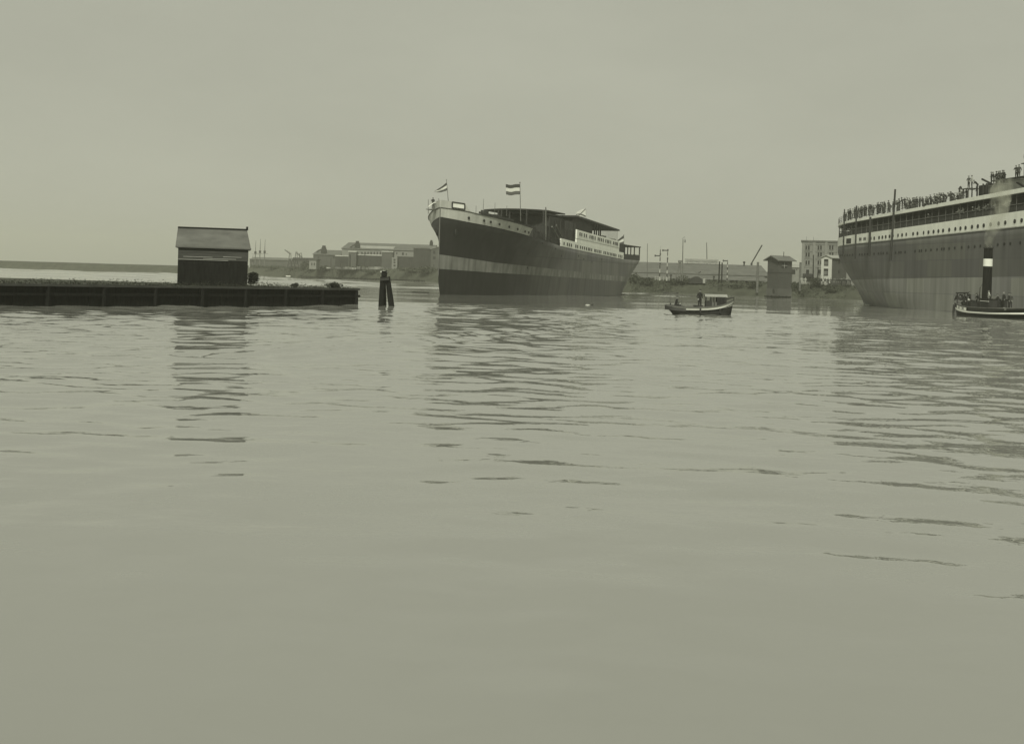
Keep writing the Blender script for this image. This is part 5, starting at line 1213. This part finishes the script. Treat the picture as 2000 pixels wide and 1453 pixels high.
# white fence and arch
fn = empty('white_fence', (at(1279, 547, 322).x, 321.6, gz(45) - .1), 'short white picket fence between the two tall signals', 'fence'); fw = at(1306.5, 547, 322).x - at(1279, 547, 322).x
for dz in (.35, .75): mb = MB(); mb.box((fw / 2, 0, dz), (fw, .06, .12)); mb.build('rail', 'roof_light', fn)
for k in range(6): mb = MB(); mb.box((fw * k / 5, -.05, .5), (.14, .1, 1.0)); mb.build('post', 'roof_light', fn)
ar = empty('culvert_mound', (at(1363, 548, 322).x, 324, gz(55) - .2), 'low arched mound with a dark hood beside the lamp on the middle bank', 'mound')
mb = MB(); mb.prism([(-1.9 + 3.8 * k / 14, .1 + 1.35 * math.sin(math.pi * k / 14) ** .8) for k in range(15)] + [(1.9, -.3), (-1.9, -.3)], 'y', 0, 3); mb.build('hood', 'steel', ar)
mb = MB(); mb.box2(1.5, 2.1, -.4, .2, -.2, 1.0); mb.build('pale_end', 'roof_light', ar)
sl_ = empty('street_lamp', (at(1364, 548, 330).x, 330, gz(56)), 'small lamp post with a dark bent head above the arched mound', 'lamp'); q = at(1367.5, 531, 330)
mb = MB(); mb.tube((0, 0, 0), (.0, 0, q.z - sl_.location.z - .3), .07, .06, 6); mb.build('pole', 'wood', sl_); mb = MB(); mb.bar((0, 0, q.z - sl_.location.z - .4), (.55, 0, q.z - sl_.location.z + .05), .2, .22); mb.build('lamp_head', 'steel', sl_)
for (px, lb) in [(1310, 'dark figure standing right of the white fence'), (1394, 'lone figure standing on the bank left of the twin posts')]:
    p = at(px, 550, 322); person((p.x, 322, gz(p.x)), -1.6, 0, 'cloth_dark', 'cloth_dark', 0, lb, 'people on the middle bank')
# signal cabin on its stone footing
YC = 291.0; pc = at(1518.5, 575, YC)
cabn = empty('signal_cabin', (pc.x, YC, 0), 'tall narrow two-storey timber signal cabin with a low gabled roof at the water edge', 'cabin', rz=R(30))
zt_ = at(1518, 507, YC).z; zf_ = .9; wl_, wr_ = 3.6, 4.1     # left face runs back-left, right face back-right
# local: corner at origin; right face along +x (rz 45 deg), left face along +y
zm_ = at(1518, 533, YC).z
for nm, z0, z1 in (('lower_wall', 2.2, zm_), ('upper_wall', zm_ + .12, zt_)):
    mb = MB(); mb.box2(0, wr_, 0, wl_, z0, z1); mb.build(nm, 'plank', cabn)
mb = MB(); mb.box2(-.08, wr_ + .08, -.08, wl_ + .08, zm_ + .0, zm_ + .12); mb.build('storey_band', 'steel', cabn)
mb = MB(); mb.box2(-.1, wr_ + .1, -.1, wl_ + .1, zf_ - 1.4, 2.2); mb.build('footing', 'brick_mid', cabn)
mb = MB(); zr_ = zt_ + .95; o_ = .75
mb.prism([(-o_, zt_ - .15), (wl_ / 2, zr_), (wl_ + o_, zt_ - .15), (wl_ + o_, zt_ - .33), (wl_ / 2, zr_ - .2), (-o_, zt_ - .33)], 'x', -o_, wr_ + o_); mb.build('roof', 'roof', cabn)
mb = MB(); mb.prism([(0, zt_), (wl_, zt_), (wl_ / 2, zr_ - .22)], 'x', .02, wr_ - .02); mb.build('gable', 'plank', cabn)
mb = MB(); mb.box2(1.0, 2.6, -.05, 0.0, zt_ - 1.9, zt_ - .7); w_o = mb.build('window', 'hole', cabn); mb = MB(); mb.box2(1.75, 1.83, -.08, -.04, zt_ - 1.9, zt_ - .7); mb.box2(1.0, 2.6, -.08, -.04, zt_ - 1.34, zt_ - 1.27); mb.build('glazing_bar', 'dull_white', w_o)
mb = MB(); mb.box2(-.18, -.1, .9, 1.5, 2.0 - .9, 2.1); mb.build('hatch', 'steel', cabn)
mb = MB(); mb.tube((2.6, 1.2, zt_), (2.6, 1.2, zr_ + .9), .08, .08, 6); mb.build('stove_pipe', 'steel', cabn)
mb = MB(); mb.box2(wr_ + .02, wr_ + 1.6, .6, 1.8, zm_ - .2, zm_ + .9); mb.build('side_closet', 'steel', cabn)
stg_ = empty('landing_stage', (at(1497, 577, 288).x, 286.5, 0), 'low dark landing stage at the water line below the signal cabin', 'landing stage'); wls = at(1541, 577, 288).x - at(1497, 577, 288).x
mb = MB(); mb.box2(0, wls, 0, 4, .2, .5); mb.build('deck', 'timber', stg_)
for k in range(7): mb = MB(); mb.tube((wls * k / 6, .1, -1), (wls * k / 6, .1, .55 + .08 * (k % 2)), .14, .14, 8); mb.build('pile', 'timber', stg_)
# brick warehouse
wins = []
for cx in (1577, 1600, 1622):
    for ry in (484, 497.5, 513): 
        for dx in (-2.4, 2.4): wins.append((cx + dx, ry, 2.9, 7.5))
    wins.append((cx, 531, 5.5, 8))
wh = house('brick_warehouse', 'tall pale brick warehouse of four storeys with paired windows, behind the white house', 'warehouse', 1567, 1668, 474, 345, 20, 'brick', 'flat', None, 'roof', wins=wins, base_z=2.6, over=.35, sills=True, rz=R(-14))
for cx in (1567.8, 1588.5, 1611, 1634):
    p = at(cx, 520, 345); mb = MB(); hh = at(cx, 474, 345).z - 2.6; mb.box((p.x - wh.location.x, -.16, hh / 2), (.7, .3, hh - .02)); mb.build('pilaster', 'brick', wh)
for zz, hh2 in ((476.5, .5), (492, .18), (506, .18), (522, .25)):
    p = at(1600, zz, 345); mb = MB(); mb.box2(.1, at(1668, 500, 345).x - wh.location.x - .1, -.12, -.003, p.z - 2.6 - hh2 / 2, p.z - 2.6 + hh2 / 2); mb.build('string_course', 'brick', wh)
mb = MB(); p = at(1577, 537, 345); mb.box2(p.x - wh.location.x - 1.2, p.x - wh.location.x + 1.4, -1.4, -.02, p.z - 2.6 - .6, p.z - 2.6 + .3); mb.build('loading_balcony', 'steel', wh)
p = at(1575, 468, 350); 
for px, tp in ((1575, 462), (1589, 463)): pole(px, 470, tp, px, 'thin rod on the roof of the brick warehouse, %s' % ('left one' if px < 1580 else 'right one'), name='flag_rod', cat='rod', r=.05, Y=350, group='rods on the warehouse roof', zb=at(px, 469, 350).z - .6)
# white gabled house with its dark side
hw_ = empty('white_house', (at(1603.5, 545, 312).x, 312, 3.0), 'small white gable-fronted house with two stacked windows in front of the warehouse', 'house', rz=R(-42))
hz = lambda py: at(1612, py, 312).z - 3.0
fwid = (at(1623.5, 520, 312).x - at(1603.5, 520, 312).x) / .88
mb = MB(); mb.box2(0, fwid, -.12, 0, 0, hz(503)); mb.prism([(0, hz(503) - .002), (fwid, hz(503) - .002), (fwid / 2, hz(499.5))], 'y', -.12, 0); mb.build('front_wall', 'plaster', hw_)
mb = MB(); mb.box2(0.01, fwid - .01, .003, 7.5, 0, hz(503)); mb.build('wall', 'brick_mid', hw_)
mb = MB(); o_ = .35; mb.prism([(-o_, hz(503.6)), (fwid / 2, hz(498)), (fwid + o_, hz(503.6)), (fwid + o_, hz(504.8)), (fwid / 2, hz(499.2)), (-o_, hz(504.8))], 'y', -.45, 7.9); mb.build('roof', 'roof_light', hw_)
for py, hh2 in ((513, 13), (532, 14)):
    m_ = hh2 * 312 / 2500; mb = MB(); mb.box((fwid * .47, -.13, hz(py)), (1.15, .06, m_)); wn = mb.build('window', 'hole', hw_)
    mb = MB(); mb.box((fwid * .47, -.18, hz(py) - m_ * .1), (.95, .04, m_ * .55)); mb.build('blind', 'steel_mid', wn)
mb = MB(); mb.box2(fwid + .003, fwid + .04, 3.2, 3.9, hz(514), hz(508)); mb.build('window', 'hole', hw_); mb = MB(); mb.box2(fwid + .003, fwid + .04, 3.2, 3.9, hz(533), hz(527)); mb.build('window', 'hole', hw_)
# distant low buildings in the gap by the signal cabin
house('distant_house', 'pale far-off house seen in the gap right of the signal cabin', 'house', 1548, 1566, 522, 480, 10, 'brick', 'x', 517, 'roof_light', wins=[(1556, 527, 1.5, 3)], base_z=3)
# utility poles beside the warehouse
for px, tp, b_ in ((1588, 498, 552), (1597, 522, 552)):
    pole(px, b_, tp, px + .8, 'dark telegraph pole in front of the warehouse, %s' % ('taller one' if tp < 500 else 'shorter one beside the white house'), name='telegraph_pole', cat='pole', r=.16, Y=308, group='telegraph poles', mt='timber')
# spectators on the bank under the stern
for k in range(22):
    px = 1592 + k * 3.3 + rnd.uniform(-.8, .8) if k > 2 else 1566 + k * 3.5; Y = 300 + rnd.uniform(-.5, 4.5); p = at(px, 552, Y)
    tp = rnd.choice(TOPS + ['cloth_light']); hb = rnd.choice([0, 1, 2, None]); ps = rnd.choice([0, 0, 3, 6])
    person((p.x, Y, gz(p.x)), -1.3 + rnd.uniform(-.8, .8), ps, tp, rnd.choice(['cloth_dark', 'cloth_dark', 'cloth_mid', 'cloth_mid', 'cloth_light']), hb, '%s onlooker on the bank, %s' % (TOPNAME[tp], ('%s from the left before the warehouse foot' % ORD[k]) if k < 3 else ('%s from the left, under the right ship stern' % (ORD[k - 3] if k - 3 < 16 else ['seventeenth', 'eighteenth', 'nineteenth'][k - 19]))), 'onlookers on the bank', rnd.uniform(.95, 1.05))
# foam where the ships part the water
for (px, py, Y, rx, ry, lb) in [(1219, 575.5, 262, .7, 1.2, 'white splash at the stern of the left ship'), (1689, 597, 207, .9, 2.2, 'white splash at the stern of the right ship')]:
    p = at(px, py, Y); mb = MB(); rg = random.Random(int(px))
    for k in range(240):
        a = rg.uniform(0, 6.28); r_ = rg.random() ** .5; s = rg.uniform(.05, .16); x, y = r_ * rx * math.cos(a), r_ * ry * math.sin(a); mb.ball((x, y, rg.uniform(0, .14)), s, 6, 0, (1.6, 1.6, .6))
    o = mb.build('foam', 'foam', smooth=True); o.location = (p.x, Y, .0); tag(o, lb, 'foam', kind='stuff')

# ------------------------------------------------------------------ funnel smoke
sp = [tw(fx + .12, 0, 7.65), tw(fx + .2, 0, 8.6), tw(fx + 1.0, .2, 9.8), tw(fx + 1.7, .3, 11.2), tw(fx + 2.0, .3, 12.6), tw(fx + 2.1, .3, 13.8), tw(fx + 2.6, .3, 15.0)]
rad = [.35, .6, .85, 1.05, 1.2, 1.3, .9]; rows = []; n = 14
for k, (p, r_) in enumerate(zip(sp, rad)):
    rows.append([(p.x + r_ * math.cos(6.283 * j / n) * (1 + .2 * math.sin(3 * j + k)), p.y + r_ * math.sin(6.283 * j / n), p.z + .15 * math.cos(2 * j)) for j in range(n)])
mb = MB(); mb.grid(rows, 0, True); mb.add(rows[0], [tuple(range(n))]); mb.add(rows[-1], [tuple(range(n))])
sm_ = bpy.data.materials.new('smoke'); sm_.use_nodes = True; t = sm_.node_tree; t.nodes.clear()
pv = t.nodes.new('ShaderNodeVolumePrincipled'); pv.inputs['Color'].default_value = (.72, .73, .62, 1); ou = t.nodes.new('ShaderNodeOutputMaterial'); t.links.new(pv.outputs[0], ou.inputs['Volume'])
tc = t.nodes.new('ShaderNodeTexCoord'); ns = t.nodes.new('ShaderNodeTexNoise'); ns.inputs['Scale'].default_value = .7; ns.inputs['Detail'].default_value = 3; t.links.new(tc.outputs['Object'], ns.inputs['Vector'])
mr_ = t.nodes.new('ShaderNodeMapRange'); mr_.inputs[1].default_value = .4; mr_.inputs[2].default_value = .7; mr_.inputs[3].default_value = .0; mr_.inputs[4].default_value = .75; t.links.new(ns.outputs[0], mr_.inputs[0]); t.links.new(mr_.outputs[0], pv.inputs['Density'])
tag(mb.build('funnel_smoke', sm_), 'thin pale smoke drifting up from the tug funnel', 'smoke', kind='stuff')

# ------------------------------------------------------------------ air
hz_b = MB(); hz_b.box2(-2900, 2900, -50, 2450, -2.5, 60)
hm = bpy.data.materials.new('haze'); hm.use_nodes = True; t = hm.node_tree; t.nodes.clear()
pv = t.nodes.new('ShaderNodeVolumePrincipled'); pv.inputs['Color'].default_value = (.97, .98, .84, 1); pv.inputs['Density'].default_value = 0.0003; pv.inputs['Anisotropy'].default_value = 0.1
ou = t.nodes.new('ShaderNodeOutputMaterial'); t.links.new(pv.outputs[0], ou.inputs['Volume'])
hb_ = hz_b.build('haze', hm); tag(hb_, 'thin summer haze over the harbour', 'haze', kind='stuff')
